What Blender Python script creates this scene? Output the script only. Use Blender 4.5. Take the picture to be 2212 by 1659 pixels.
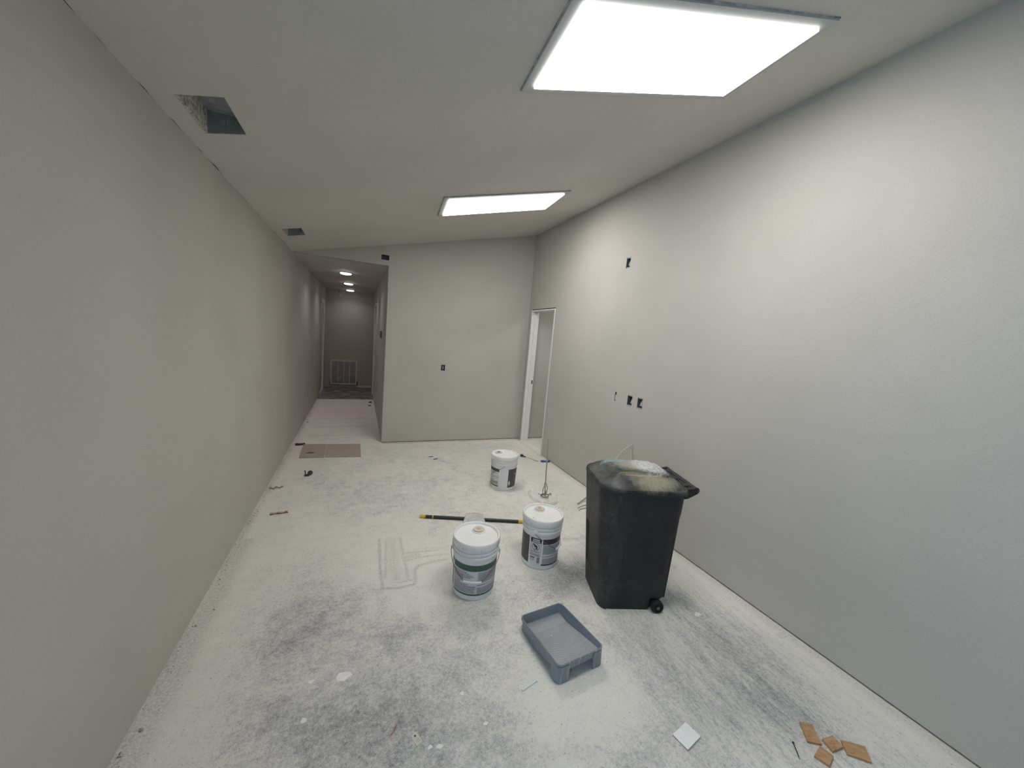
import bpy, bmesh, math, random
import numpy as np
from mathutils import Vector, Matrix, noise
from mathutils.geometry import tessellate_polygon

for o in list(bpy.data.objects): bpy.data.objects.remove(o)
SC = bpy.context.scene
COL = SC.collection
rnd = random.Random(7)

# ------------------------------------------------------------------ camera
FPX = 781.28                                     # focal length for a 2212 px wide frame
CAM = Vector((0.7741, 0.0, 1.6289))
RGT = Vector((0.91897052, -0.38481004, 0.08610703))
UPV = Vector((-0.03007151, 0.14933917, 0.98832865))
FWD = Vector((0.39317794, 0.91083426, -0.12566648))
cd = bpy.data.cameras.new('camera'); cam = bpy.data.objects.new('camera', cd); COL.objects.link(cam)
cd.sensor_fit = 'HORIZONTAL'; cd.sensor_width = 36.0; cd.lens = FPX/2212*36.0
cd.clip_start = 0.02; cd.clip_end = 60
m = Matrix.Identity(4)
for r in range(3):
    m[r][0] = RGT[r]; m[r][1] = UPV[r]; m[r][2] = -FWD[r]; m[r][3] = CAM[r]
cam.matrix_world = m
SC.camera = cam

# ------------------------------------------------------------------ world, light levels, exposure
w = bpy.data.worlds.new('world'); SC.world = w; w.use_nodes = True
w.node_tree.nodes['Background'].inputs[0].default_value = (0.50, 0.72, 1.0, 1)
w.node_tree.nodes['Background'].inputs[1].default_value = 7.5
vs = SC.view_settings
vs.view_transform = 'Standard'; vs.look = 'None'; vs.gamma = 1.0; vs.use_curve_mapping = False
vs.exposure = 0.0
PANEL_E = 15.3        # emission of the ceiling panel lenses
CORR_W = 2.0         # watts of each corridor downlight
SIDE_W = 13.0        # watts of the unseen lamp added in the room behind the doorway
def area(name, loc, rot, size, watts, col, spread=180, shape='DISK', sy=None):
    l = bpy.data.lights.new(name, 'AREA'); l.energy = watts; l.color = col; l.shape = shape; l.size = size
    if sy: l.size_y = sy
    l.spread = math.radians(spread)
    o = bpy.data.objects.new(name, l); COL.objects.link(o); o.location = loc; o.rotation_euler = rot
    return o

# ------------------------------------------------------------------ room measures (metres)
W = 3.2368; D = 5.2614; XC = 1.1136; SL = 0.2402; ZC = 2.44; D2 = 10.196; YB = -2.3; T = 0.115
def ceil_z(x): return ZC + SL*x
def ray(px, py): return RGT*((px-1106)/FPX) + UPV*(-(py-829.5)/FPX) + FWD
def on(px, py, n, c):
    d = ray(px, py); n = Vector(n); return CAM + d*((c-n.dot(CAM))/n.dot(d))
def fl(px, py, z=0.0): return on(px, py, (0, 0, 1), z)
def rw(px, py): return on(px, py, (1, 0, 0), W)
def fw(px, py): return on(px, py, (0, 1, 0), D)

# ------------------------------------------------------------------ materials
def newmat(name):
    mt = bpy.data.materials.new(name); mt.use_nodes = True
    nt = mt.node_tree; b = nt.nodes['Principled BSDF']
    return mt, nt, b
def rgb(r, g, b):
    f = lambda c: ((c/255+0.055)/1.055)**2.4 if c > 10 else c/255/12.92
    return (f(r), f(g), f(b), 1)
def flat(name, col, rough=0.5, metal=0.0, bump=None, var=0.0, vscale=30, spec=0.5):
    mt, nt, b = newmat(name)
    b.inputs['Base Color'].default_value = col; b.inputs['Roughness'].default_value = rough
    b.inputs['Metallic'].default_value = metal; b.inputs['Specular IOR Level'].default_value = spec
    tc = nt.nodes.new('ShaderNodeTexCoord')
    if var:
        n = nt.nodes.new('ShaderNodeTexNoise'); n.inputs['Scale'].default_value = vscale; n.inputs['Detail'].default_value = 6
        nt.links.new(tc.outputs['Object'], n.inputs['Vector'])
        mx = nt.nodes.new('ShaderNodeMix'); mx.data_type = 'RGBA'
        lo = tuple(c*(1-var) for c in col[:3])+(1,); hi = tuple(min(1, c*(1+var)) for c in col[:3])+(1,)
        mx.inputs['A'].default_value = lo; mx.inputs['B'].default_value = hi
        mr = nt.nodes.new('ShaderNodeMapRange'); mr.inputs[1].default_value = .3; mr.inputs[2].default_value = .7
        nt.links.new(n.outputs['Fac'], mr.inputs[0]); nt.links.new(mr.outputs[0], mx.inputs['Factor'])
        nt.links.new(mx.outputs['Result'], b.inputs['Base Color'])
    if bump:
        n = nt.nodes.new('ShaderNodeTexNoise'); n.inputs['Scale'].default_value = bump[0]; n.inputs['Detail'].default_value = 4
        nt.links.new(tc.outputs['Object'], n.inputs['Vector'])
        bp = nt.nodes.new('ShaderNodeBump'); bp.inputs['Strength'].default_value = bump[1]; bp.inputs['Distance'].default_value = bump[2]
        nt.links.new(n.outputs['Fac'], bp.inputs['Height']); nt.links.new(bp.outputs['Normal'], b.inputs['Normal'])
    return mt
def emis(name, col, e):
    mt, nt, b = newmat(name)
    b.inputs['Base Color'].default_value = (0.8, 0.8, 0.8, 1)
    b.inputs['Emission Color'].default_value = col; b.inputs['Emission Strength'].default_value = e
    return mt

def paint_mat(name, col, ceiling=False):
    """textured latex wall paint: orange-peel bump and a faint roller mottling"""
    mt, nt, b = newmat(name); N = nt.nodes.new; L = nt.links.new
    b.inputs['Roughness'].default_value = 0.62; b.inputs['Specular IOR Level'].default_value = 0.3
    tc = N('ShaderNodeTexCoord')
    n1 = N('ShaderNodeTexNoise'); n1.inputs['Scale'].default_value = 1.3; n1.inputs['Detail'].default_value = 5
    L(tc.outputs['Object'], n1.inputs['Vector'])
    mx = N('ShaderNodeMix'); mx.data_type = 'RGBA'
    mx.inputs['A'].default_value = tuple(c*.95 for c in col[:3])+(1,); mx.inputs['B'].default_value = tuple(c*1.05 for c in col[:3])+(1,)
    mr = N('ShaderNodeMapRange'); mr.inputs[1].default_value = .3; mr.inputs[2].default_value = .7
    L(n1.outputs['Fac'], mr.inputs[0]); L(mr.outputs[0], mx.inputs['Factor'])
    out = mx.outputs['Result']
    # fine speckle of the sprayed texture
    n3 = N('ShaderNodeTexNoise'); n3.inputs['Scale'].default_value = 170; n3.inputs['Detail'].default_value = 3
    L(tc.outputs['Object'], n3.inputs['Vector'])
    m3 = N('ShaderNodeMapRange'); m3.inputs[1].default_value = .35; m3.inputs[2].default_value = .65; m3.inputs[3].default_value = .965; m3.inputs[4].default_value = 1.035
    L(n3.outputs['Fac'], m3.inputs[0])
    ml = N('ShaderNodeMix'); ml.data_type = 'RGBA'; ml.blend_type = 'MULTIPLY'; ml.inputs['Factor'].default_value = 1
    L(out, ml.inputs['A']); L(m3.outputs[0], ml.inputs['B']); out = ml.outputs['Result']
    if ceiling:      # open, dirty taping crack where the ceiling meets the left wall
        sx = N('ShaderNodeSeparateXYZ'); L(tc.outputs['Object'], sx.inputs[0])
        n2 = N('ShaderNodeTexNoise'); n2.inputs['Scale'].default_value = 5; n2.inputs['Detail'].default_value = 8
        L(tc.outputs['Object'], n2.inputs['Vector'])
        a = N('ShaderNodeMath'); a.operation = 'MULTIPLY_ADD'; L(n2.outputs['Fac'], a.inputs[0]); a.inputs[1].default_value = .026; a.inputs[2].default_value = -.0125
        c = N('ShaderNodeMath'); c.operation = 'LESS_THAN'; L(sx.outputs['X'], c.inputs[0]); L(a.outputs[0], c.inputs[1])
        m2 = N('ShaderNodeMix'); m2.data_type = 'RGBA'; L(c.outputs[0], m2.inputs['Factor']); L(out, m2.inputs['A']); m2.inputs['B'].default_value = (.06, .052, .045, 1)
        out = m2.outputs['Result']
    L(out, b.inputs['Base Color'])
    nb = N('ShaderNodeTexNoise'); nb.inputs['Scale'].default_value = 75; nb.inputs['Detail'].default_value = 3; nb.inputs['Roughness'].default_value = .6
    L(tc.outputs['Object'], nb.inputs['Vector'])
    bp = N('ShaderNodeBump'); bp.inputs['Strength'].default_value = .22; bp.inputs['Distance'].default_value = .004
    L(nb.outputs['Fac'], bp.inputs['Height']); L(bp.outputs['Normal'], b.inputs['Normal'])
    return mt

PAINT = paint_mat('greige_wall_paint', (.505, .487, .445, 1))
CEILP = paint_mat('greige_ceiling_paint', (.60, .585, .548, 1), True)
WHITE_TRIM = flat('white_trim_paint', (.80, .80, .79, 1), .4, var=.04, vscale=20)
SILL = flat('bare_sill_wood', (.26, .145, .085, 1), .8, var=.5, vscale=25)
DARKGAP = flat('painted_dark_gap', (.02, .017, .015, 1), .9)  # near-black colour stands in for the shade inside gaps
TAN = flat('unpainted_door_primer', (.50, .44, .34, 1), .6, var=.08)
PLASTIC_W = flat('white_pail_plastic', (.80, .81, .82, 1), .38, var=.03, vscale=8)
PLASTIC_L = flat('white_lid_plastic', (.84, .84, .82, 1), .42, var=.04, vscale=9)
CHALK = flat('dusty_cap_plastic', (.62, .59, .54, 1), .6, var=.12, vscale=60)
ORANGE = flat('faded_orange_sticker', (.62, .36, .22, 1), .6, var=.25, vscale=200)
STEEL = flat('galvanised_wire', (.17, .17, .175, 1), .4, .3)
STEEL2 = flat('worn_steel', (.36, .33, .27, 1), .45, .15, var=.2, vscale=40)
BLACK = flat('black_ink', (.025, .025, .027, 1), .5)
INKG = flat('charcoal_label_ink', (.075, .075, .078, 1), .5, var=.15, vscale=50)
INKT = flat('grey_label_text', (.20, .20, .215, 1), .5)
INKP = flat('pale_grey_label_block', (.36, .36, .38, 1), .5, var=.25, vscale=150)
LABELW = flat('white_label_film', (.66, .67, .70, 1), .4)
GREEN = flat('dark_green_label', (.045, .115, .085, 1), .45, var=.1, vscale=30)
PURPLE = flat('plum_label', (.06, .035, .065, 1), .45, var=.1, vscale=30)
TRAYM = None
BLACKP = flat('black_plastic', (.018, .018, .02, 1), .45, bump=(160, .1, .001))
RUBBER = flat('black_rubber', (.012, .012, .013, 1), .7)
YELLOW = flat('yellow_plastic', (.62, .47, .05, 1), .5, var=.15, vscale=50)
DUCT = flat('duct_sheet_metal', (.27, .285, .30, 1), .65, .0, var=.3, vscale=22)
LINER = flat('oversprayed_duct_liner', (.46, .44, .38, 1), .9, var=.6, vscale=60)
BOXM = flat('blue_grey_device_box', (.085, .098, .118, 1), .6)
WIREW = flat('white_wire_jacket', (.62, .61, .57, 1), .5)
PLASTER = flat('dried_joint_compound', (.74, .73, .68, 1), .85, bump=(40, .6, .006), var=.08, vscale=14)
GREYSCRAP = flat('grey_plastic_scrap', (.54, .54, .525, 1), .55, bump=(50, .4, .003), var=.12, vscale=30)
TILE = flat('white_glazed_tile', (.90, .90, .89, 1), .18, var=.02)
TILEB = flat('tile_bisque', (.55, .48, .42, 1), .9, var=.15, vscale=60)
BLUE = flat('blue_plastic', (.02, .045, .30, 1), .4, var=.3, vscale=60)
RUST = flat('torn_brown_paper', (.20, .10, .055, 1), .9, var=.5, vscale=60)
PAPER = flat('pale_torn_paper', (.60, .52, .43, 1), .9, var=.15, vscale=50)
PVC = flat('pale_blue_white_plastic', (.72, .755, .76, 1), .4)
DUSTY = flat('dusty_black_plastic', (.035, .033, .032, 1), .6, var=.4, vscale=60)
TAG = flat('cream_tag_card', (.66, .63, .54, 1), .6, var=.05)
GRILLE = flat('grille_white_enamel', (.72, .71, .70, 1), .5)
GRILLED = flat('grille_dusty_filter', (.46, .44, .43, 1), .8, var=.3, vscale=9)
STRAW = flat('yellowed_straw_plastic', (.50, .43, .24, 1), .6, var=.25, vscale=60)

def wood_mat(name, c1, c2):
    mt, nt, b = newmat(name); N = nt.nodes.new; L = nt.links.new
    tc = N('ShaderNodeTexCoord'); mp = N('ShaderNodeMapping'); mp.inputs['Scale'].default_value = (12, 70, 30)
    L(tc.outputs['Object'], mp.inputs[0])
    n = N('ShaderNodeTexNoise'); n.inputs['Scale'].default_value = 1.5; n.inputs['Detail'].default_value = 8; n.inputs['Distortion'].default_value = 1.2
    L(mp.outputs[0], n.inputs['Vector'])
    r = N('ShaderNodeValToRGB'); r.color_ramp.elements[0].position = .32; r.color_ramp.elements[1].position = .66
    r.color_ramp.elements[0].color = c1; r.color_ramp.elements[1].color = c2
    L(n.outputs['Fac'], r.inputs[0]); L(r.outputs[0], b.inputs['Base Color'])
    b.inputs['Roughness'].default_value = .7
    return mt
WOOD = wood_mat('cut_oak', (.36, .20, .095, 1), (.56, .36, .19, 1))
BOARD = wood_mat('dusty_floor_board', (.37, .30, .255, 1), (.47, .41, .365, 1))

def streak_mat():
    """grey paint tray plastic with pale dried drips on vertical faces of the front apron"""
    mt, nt, b = newmat('grey_tray_plastic'); N = nt.nodes.new; L = nt.links.new
    tc = N('ShaderNodeTexCoord'); mp = N('ShaderNodeMapping'); mp.inputs['Scale'].default_value = (110, 9, 10)
    L(tc.outputs['Object'], mp.inputs[0])
    n = N('ShaderNodeTexNoise'); n.inputs['Scale'].default_value = 1.0; n.inputs['Detail'].default_value = 5
    L(mp.outputs[0], n.inputs['Vector'])
    th = N('ShaderNodeMapRange'); th.inputs[1].default_value = .56; th.inputs[2].default_value = .68; L(n.outputs['Fac'], th.inputs[0])
    sx = N('ShaderNodeSeparateXYZ'); L(tc.outputs['Object'], sx.inputs[0])
    fr = N('ShaderNodeMath'); fr.operation = 'LESS_THAN'; L(sx.outputs['Y'], fr.inputs[0]); fr.inputs[1].default_value = -.1800
    mu = N('ShaderNodeMath'); mu.operation = 'MULTIPLY'; L(th.outputs[0], mu.inputs[0]); L(fr.outputs[0], mu.inputs[1])
    # dried grey film on the ramp
    n2 = N('ShaderNodeTexNoise'); n2.inputs['Scale'].default_value = 9; n2.inputs['Detail'].default_value = 6
    L(tc.outputs['Object'], n2.inputs['Vector'])
    m0 = N('ShaderNodeMix'); m0.data_type = 'RGBA'; L(n2.outputs['Fac'], m0.inputs['Factor'])
    m0.inputs['A'].default_value = (.205, .240, .285, 1); m0.inputs['B'].default_value = (.255, .285, .325, 1)
    m1 = N('ShaderNodeMix'); m1.data_type = 'RGBA'; L(mu.outputs[0], m1.inputs['Factor'])
    L(m0.outputs['Result'], m1.inputs['A']); m1.inputs['B'].default_value = (.46, .44, .40, 1)
    L(m1.outputs['Result'], b.inputs['Base Color']); b.inputs['Roughness'].default_value = .42
    return mt
TRAYM = streak_mat()
PAINTFILM = flat('dried_grey_paint_film', (.345, .365, .38, 1), .4, var=.08, vscale=12, bump=(60, .3, .002))

def bin_mat(name, lid=False):
    mt, nt, b = newmat(name); N = nt.nodes.new; L = nt.links.new
    tc = N('ShaderNodeTexCoord'); OB = tc.outputs['Object']
    def nz(scale, detail=6, sc=None, rough=.6):
        n = N('ShaderNodeTexNoise'); n.inputs['Scale'].default_value = scale; n.inputs['Detail'].default_value = detail; n.inputs['Roughness'].default_value = rough
        if sc:
            mp = N('ShaderNodeMapping'); mp.inputs['Scale'].default_value = sc; L(OB, mp.inputs[0]); L(mp.outputs[0], n.inputs['Vector'])
        else: L(OB, n.inputs['Vector'])
        return n.outputs['Fac']
    def rng(x, a, c, lo=0, hi=1):
        r = N('ShaderNodeMapRange'); r.inputs[1].default_value = a; r.inputs[2].default_value = c; r.inputs[3].default_value = lo; r.inputs[4].default_value = hi
        L(x, r.inputs[0]); return r.outputs[0]
    def mul(x, y):
        q = N('ShaderNodeMath'); q.operation = 'MULTIPLY'; L(x, q.inputs[0])
        if isinstance(y, (int, float)): q.inputs[1].default_value = y
        else: L(y, q.inputs[1])
        return q.outputs[0]
    def add(x, y):
        q = N('ShaderNodeMath'); q.operation = 'ADD'; L(x, q.inputs[0])
        if isinstance(y, (int, float)): q.inputs[1].default_value = y
        else: L(y, q.inputs[1])
        return q.outputs[0]
    def mix(f, a, col):
        q = N('ShaderNodeMix'); q.data_type = 'RGBA'; L(f, q.inputs['Factor'])
        if isinstance(a, tuple): q.inputs['A'].default_value = a
        else: L(a, q.inputs['A'])
        q.inputs['B'].default_value = col; return q.outputs['Result']
    def blob(cx, cy, sx, sy):
        mp = N('ShaderNodeMapping'); mp.vector_type = 'POINT'
        mp.inputs['Location'].default_value = (-cx/sx, -cy/sy, 0); mp.inputs['Scale'].default_value = (1/sx, 1/sy, 0)
        L(OB, mp.inputs[0]); le = N('ShaderNodeVectorMath'); le.operation = 'LENGTH'; L(mp.outputs[0], le.inputs[0])
        return rng(le.outputs['Value'], .35, 1.1, 1, 0)
    base = mix(rng(nz(5), .35, .7), (.008, .009, .0105, 1), (.019, .0205, .023, 1))
    base = mix(mul(rng(nz(46, 8), .62, .75), .35), base, (.16, .16, .155, 1))
    if lid:
        base = mix(mul(rng(nz(10, 8), .42, .68), .62), base, (.15, .15, .145, 1))
        # overspray: yellow on the near bevel and ledge, white over the crown, a teal splash at the far front
        st_ = nz(1.0, 9, (60, 9, 20), .7)
        y1 = rng(add(blob(.055, -.175, .19, .075), add(mul(st_, .8), mul(nz(18, 9, None, .75), .8))), 1.1, 1.75)
        y2 = rng(add(blob(.0, -.118, .22, .030), mul(nz(22, 9, None, .75), 1.0)), .95, 1.4)
        cr = rng(add(blob(.02, .035, .235, .165), mul(nz(26, 9, (1, 2, 1), .75), 1.3)), 1.05, 1.55)
        wh = rng(add(blob(.11, .02, .17, .20), mul(nz(24, 9, (1, 3, 1), .75), 1.2)), 1.0, 1.45)
        te = rng(add(blob(-.09, .12, .13, .07), mul(nz(36, 8), 1.1)), .95, 1.35)
        base = mix(mul(cr, .75), base, (.36, .36, .30, 1)); base = mix(mul(y1, .60), base, (.45, .42, .28, 1)); base = mix(mul(y2, .60), base, (.45, .42, .28, 1))
        base = mix(mul(mul(wh, rng(nz(42, 9, (1, 2.2, 1), .8), .38, .58)), .92), base, (.72, .74, .77, 1)); base = mix(mul(te, .7), base, (.26, .38, .37, 1))
        base = mix(rng(nz(75, 6), .63, .68), base, (.02, .02, .02, 1))
        b.inputs['Roughness'].default_value = .5
    else:
        sx = N('ShaderNodeSeparateXYZ'); L(OB, sx.inputs[0])
        dusty = mul(mul(rng(nz(9, 9, None, .8), .36, .66), rng(nz(45, 7, (1, 1, .5), .8), .35, .6)), rng(sx.outputs['X'], -.05, -.20, 0, .8))
        base = mix(dusty, base, (.095, .093, .085, 1))
        b.inputs['Roughness'].default_value = .52
    L(base, b.inputs['Base Color'])
    n = N('ShaderNodeTexNoise'); n.inputs['Scale'].default_value = 24 if not lid else 45; n.inputs['Detail'].default_value = 6; L(OB, n.inputs['Vector'])
    bp = N('ShaderNodeBump'); bp.inputs['Strength'].default_value = .12; bp.inputs['Distance'].default_value = .005
    L(n.outputs['Fac'], bp.inputs['Height']); L(bp.outputs['Normal'], b.inputs['Normal'])
    return mt
BINM = bin_mat('scuffed_black_cart_plastic'); LIDM = bin_mat('paint_splashed_cart_lid', True)

def floor_mat():
    """concrete slab under drywall dust; 'dust' (0 bare .. 1 powdered), 'stain' (dark seams) and 'plank' (old dark floor) come from the mesh"""
    mt, nt, b = newmat('dusty_concrete'); N = nt.nodes.new; L = nt.links.new
    tc = N('ShaderNodeTexCoord'); OB = tc.outputs['Object']
    def att(nm):
        a = N('ShaderNodeAttribute'); a.attribute_name = nm; return a.outputs['Fac']
    def nz(scale, detail=8, rough=.62, sc=None, dist=0, rot=0):
        n = N('ShaderNodeTexNoise'); n.inputs['Scale'].default_value = scale; n.inputs['Detail'].default_value = detail; n.inputs['Roughness'].default_value = rough
        n.inputs['Distortion'].default_value = dist
        if sc:
            mp = N('ShaderNodeMapping'); mp.inputs['Scale'].default_value = sc; mp.inputs['Rotation'].default_value = (0, 0, rot)
            L(OB, mp.inputs[0]); L(mp.outputs[0], n.inputs['Vector'])
        else: L(OB, n.inputs['Vector'])
        return n.outputs['Fac']
    def M(op, x, y, z=None):
        q = N('ShaderNodeMath'); q.operation = op
        for i, v in enumerate((x, y, z)):
            if v is None: continue
            if isinstance(v, (int, float)): q.inputs[i].default_value = v
            else: L(v, q.inputs[i])
        return q.outputs[0]
    def rng(x, a, c, lo=0, hi=1):
        r = N('ShaderNodeMapRange'); r.inputs[1].default_value = a; r.inputs[2].default_value = c; r.inputs[3].default_value = lo; r.inputs[4].default_value = hi
        L(x, r.inputs[0]); return r.outputs[0]
    def mix(f, a, col):
        q = N('ShaderNodeMix'); q.data_type = 'RGBA'
        if isinstance(f, (int, float)): q.inputs['Factor'].default_value = f
        else: L(f, q.inputs['Factor'])
        if isinstance(a, tuple): q.inputs['A'].default_value = a
        else: L(a, q.inputs['A'])
        if isinstance(col, tuple): q.inputs['B'].default_value = col
        else: L(col, q.inputs['B'])
        return q.outputs['Result']
    dust, stain, plank, streak = att('dust'), att('stain'), att('plank'), att('streak')
    # isotropic trowel mottling, and broom streaks along the right wall
    iso = M('ADD', M('MULTIPLY', M('SUBTRACT', nz(3.0, 9, .72, dist=.4), .5), .80), M('MULTIPLY', M('SUBTRACT', nz(13, 9, .78), .5), 1.05))
    ani = M('ADD', M('MULTIPLY', M('SUBTRACT', nz(1.0, 9, .62, (9, 2.2, 1), .5, -.12), .5), .95), M('MULTIPLY', M('SUBTRACT', nz(1.0, 8, .66, (46, 13, 1), .3, -.2), .5), .95))
    nm = N('ShaderNodeMix'); nm.data_type = 'FLOAT'; L(streak, nm.inputs[0]); L(iso, nm.inputs[2]); L(ani, nm.inputs[3])
    fine = M('ADD', M('MULTIPLY', M('SUBTRACT', nz(62, 7, .78), .5), 1.25), M('MULTIPLY', M('SUBTRACT', nz(210, 3, .7), .5), .75))
    v = M('ADD', M('ADD', dust, nm.outputs[0]), fine)
    cr = N('ShaderNodeValToRGB'); el = cr.color_ramp.elements
    el[0].position = 0.0; el[0].color = (.27, .27, .268, 1); el[1].position = 1.0; el[1].color = (.89, .865, .80, 1)
    e = el.new(.33); e.color = (.575, .57, .56, 1); e = el.new(.58); e.color = (.80, .78, .725, 1)
    L(v, cr.inputs[0])
    col = cr.outputs[0]
    # specks: chips of white compound and dark grit
    col = mix(M('MULTIPLY', rng(nz(62, 3, .6), .665, .71), .75), col, (.72, .71, .68, 1))
    col = mix(M('MULTIPLY', rng(nz(88, 2, .5, (1, 1, 1.01)), .335, .29), .42), col, (.07, .065, .06, 1))
    # dark seams and grit along the walls
    sn = M('MULTIPLY', stain, rng(nz(95, 7, .75), .40, .64)); col = mix(M('MINIMUM', M('MULTIPLY', sn, .95), 1), col, (.085, .075, .063, 1))
    # old dark flooring at the far end of the corridor
    pk = mix(rng(nz(1.0, 8, .65, (5, 22, 1), .5), .40, .60), (.055, .042, .040, 1), (.44, .40, .39, 1))
    col = mix(plank, col, pk)
    L(col, b.inputs['Base Color']); b.inputs['Roughness'].default_value = .8; b.inputs['Specular IOR Level'].default_value = .25
    bp = N('ShaderNodeBump'); bp.inputs['Strength'].default_value = .5; bp.inputs['Distance'].default_value = .007
    L(M('ADD', v, nz(60, 6, .7)), bp.inputs['Height']); L(bp.outputs['Normal'], b.inputs['Normal'])
    return mt
FLOORM = floor_mat()

# ------------------------------------------------------------------ object helpers
def link(name, me, parent=None, mats=(), smooth=None, loc=None):
    o = bpy.data.objects.new(name, me); COL.objects.link(o)
    for mt in mats if isinstance(mats, (list, tuple)) else [mats]: me.materials.append(mt)
    if smooth is not None:
        me.polygons.foreach_set('use_smooth', [True]*len(me.polygons)); me.set_sharp_from_angle(angle=math.radians(smooth))
    if parent: o.parent = parent
    if loc is not None: o.location = loc
    return o
def bmobj(name, bm, parent=None, mats=(), smooth=None, loc=None, bevel=None):
    bmesh.ops.recalc_face_normals(bm, faces=bm.faces[:])
    me = bpy.data.meshes.new(name); bm.to_mesh(me); bm.free()
    o = link(name, me, parent, mats, smooth, loc)
    if bevel:
        md = o.modifiers.new('bevel', 'BEVEL'); md.width = bevel; md.segments = 2; md.limit_method = 'ANGLE'; md.angle_limit = math.radians(35)
    return o
def pyobj(name, v, f, parent=None, mats=(), smooth=None, loc=None):
    me = bpy.data.meshes.new(name); me.from_pydata([tuple(p) for p in v], [], f); me.update()
    bm = bmesh.new(); bm.from_mesh(me); bmesh.ops.recalc_face_normals(bm, faces=bm.faces[:]); bm.to_mesh(me); bm.free()
    return link(name, me, parent, mats, smooth, loc)
def empty(name, loc, rz=0, rot=None):
    o = bpy.data.objects.new(name, None); COL.objects.link(o); o.location = loc
    o.rotation_euler = rot if rot else (0, 0, rz); o.empty_display_size = .05
    return o
def tag(o, label, cat, group=None, kind=None):
    o['label'] = label; o['category'] = cat
    if group: o['group'] = group
    if kind: o['kind'] = kind
    return o
def struct(o, label=None, cat=None):
    o['kind'] = 'structure'
    if label: o['label'] = label; o['category'] = cat
    return o
def box(bm, a, b, mi=0):
    (x0, y0, z0), (x1, y1, z1) = a, b
    vs_ = [bm.verts.new(p) for p in ((x0,y0,z0),(x1,y0,z0),(x1,y1,z0),(x0,y1,z0),(x0,y0,z1),(x1,y0,z1),(x1,y1,z1),(x0,y1,z1))]
    for f in ((0,3,2,1),(4,5,6,7),(0,1,5,4),(1,2,6,5),(2,3,7,6),(3,0,4,7)):
        bm.faces.new([vs_[i] for i in f]).material_index = mi
def boxobj(name, a, b, parent=None, mats=(), bevel=None, loc=None):
    bm = bmesh.new(); box(bm, a, b); return bmobj(name, bm, parent, mats, loc=loc, bevel=bevel)
def lathe(bm, prof, n=64, cap0=True, cap1=True, mi=0, c=(0, 0, 0)):
    rows = []
    for r, z in prof:
        rows.append([bm.verts.new((c[0]+r*math.cos(2*math.pi*i/n), c[1]+r*math.sin(2*math.pi*i/n), c[2]+z)) for i in range(n)])
    for a, b in zip(rows, rows[1:]):
        for i in range(n):
            bm.faces.new((a[i], a[(i+1) % n], b[(i+1) % n], b[i])).material_index = mi
    if cap0: bm.faces.new(rows[0][::-1]).material_index = mi
    if cap1: bm.faces.new(rows[-1]).material_index = mi
def tube(bm, pts, r, n=10, mi=0, closed=False):
    pts = [Vector(p) for p in pts]; rs = r if isinstance(r, (list, tuple)) else [r]*len(pts)
    rows = []; prev = None
    for i, p in enumerate(pts):
        if closed: t = pts[(i+1) % len(pts)]-pts[i-1]
        else: t = pts[min(i+1, len(pts)-1)]-pts[max(i-1, 0)]
        t.normalize()
        if prev is None:
            a = Vector((0, 0, 1)) if abs(t.z) < .9 else Vector((1, 0, 0)); u = t.cross(a).normalized()
        else: u = (prev-t*prev.dot(t)).normalized()
        prev = u; v = t.cross(u)
        rows.append([bm.verts.new(p+(u*math.cos(2*math.pi*k/n)+v*math.sin(2*math.pi*k/n))*rs[i]) for k in range(n)])
    for a, b in zip(rows, rows[1:]+([rows[0]] if closed else [])):
        for k in range(n): bm.faces.new((a[k], a[(k+1) % n], b[(k+1) % n], b[k])).material_index = mi
    if not closed:
        bm.faces.new(rows[0][::-1]).material_index = mi; bm.faces.new(rows[-1]).material_index = mi
def tubeobj(name, pts, r, parent, mats, n=10, closed=False, loc=None):
    bm = bmesh.new(); tube(bm, pts, r, n, 0, closed); return bmobj(name, bm, parent, mats, smooth=50, loc=loc)
def prism(bm, poly, z0, z1, mi=0):
    a = [bm.verts.new((x, y, z0)) for x, y in poly]; b = [bm.verts.new((x, y, z1)) for x, y in poly]; n = len(poly)
    bm.faces.new(a[::-1]).material_index = mi; bm.faces.new(b).material_index = mi
    for i in range(n): bm.faces.new((a[i], a[(i+1) % n], b[(i+1) % n], b[i])).material_index = mi
def slab(name, outer, holes, f3, back, mats, parent=None):
    """wall/ceiling sheet: polygon with holes, mapped by f3(u, v), made solid by the vector back"""
    loops = [outer]+holes
    tri = tessellate_polygon([[Vector((u, v, 0)) for u, v in lp] for lp in loops])
    flatp = [p for lp in loops for p in lp]; n = len(flatp); back = Vector(back)
    V = [Vector(f3(*p)) for p in flatp]; V += [p+back for p in V]
    F = [tuple(t) for t in tri]+[tuple(i+n for i in reversed(t)) for t in tri]
    s = 0
    for lp in loops:
        k = len(lp)
        for i in range(k):
            a, b = s+i, s+(i+1) % k; F.append((a, b, b+n, a+n))
        s += k
    return pyobj(name, V, F, parent, mats)
def rect(u0, v0, u1, v1): return [(u0, v0), (u1, v0), (u1, v1), (u0, v1)]
def halfw(y, a, b, r):
    d = abs(y)-(b-r)
    return a if d <= 0 else a-r+math.sqrt(max(0, r*r-d*d))
def rr_rows(b, r, n_mid, n_c=7):
    ys = [-(b-r)-r*math.cos(math.pi/2*k/n_c) if False else -(b-r)-r*math.sin(math.pi/2*(1-k/n_c)) for k in range(n_c)]
    ys += [-(b-r)+(2*(b-r))*k/n_mid for k in range(n_mid+1)]
    ys += [(b-r)+r*math.sin(math.pi/2*(k+1)/n_c) for k in range(n_c)]
    return ys
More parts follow.
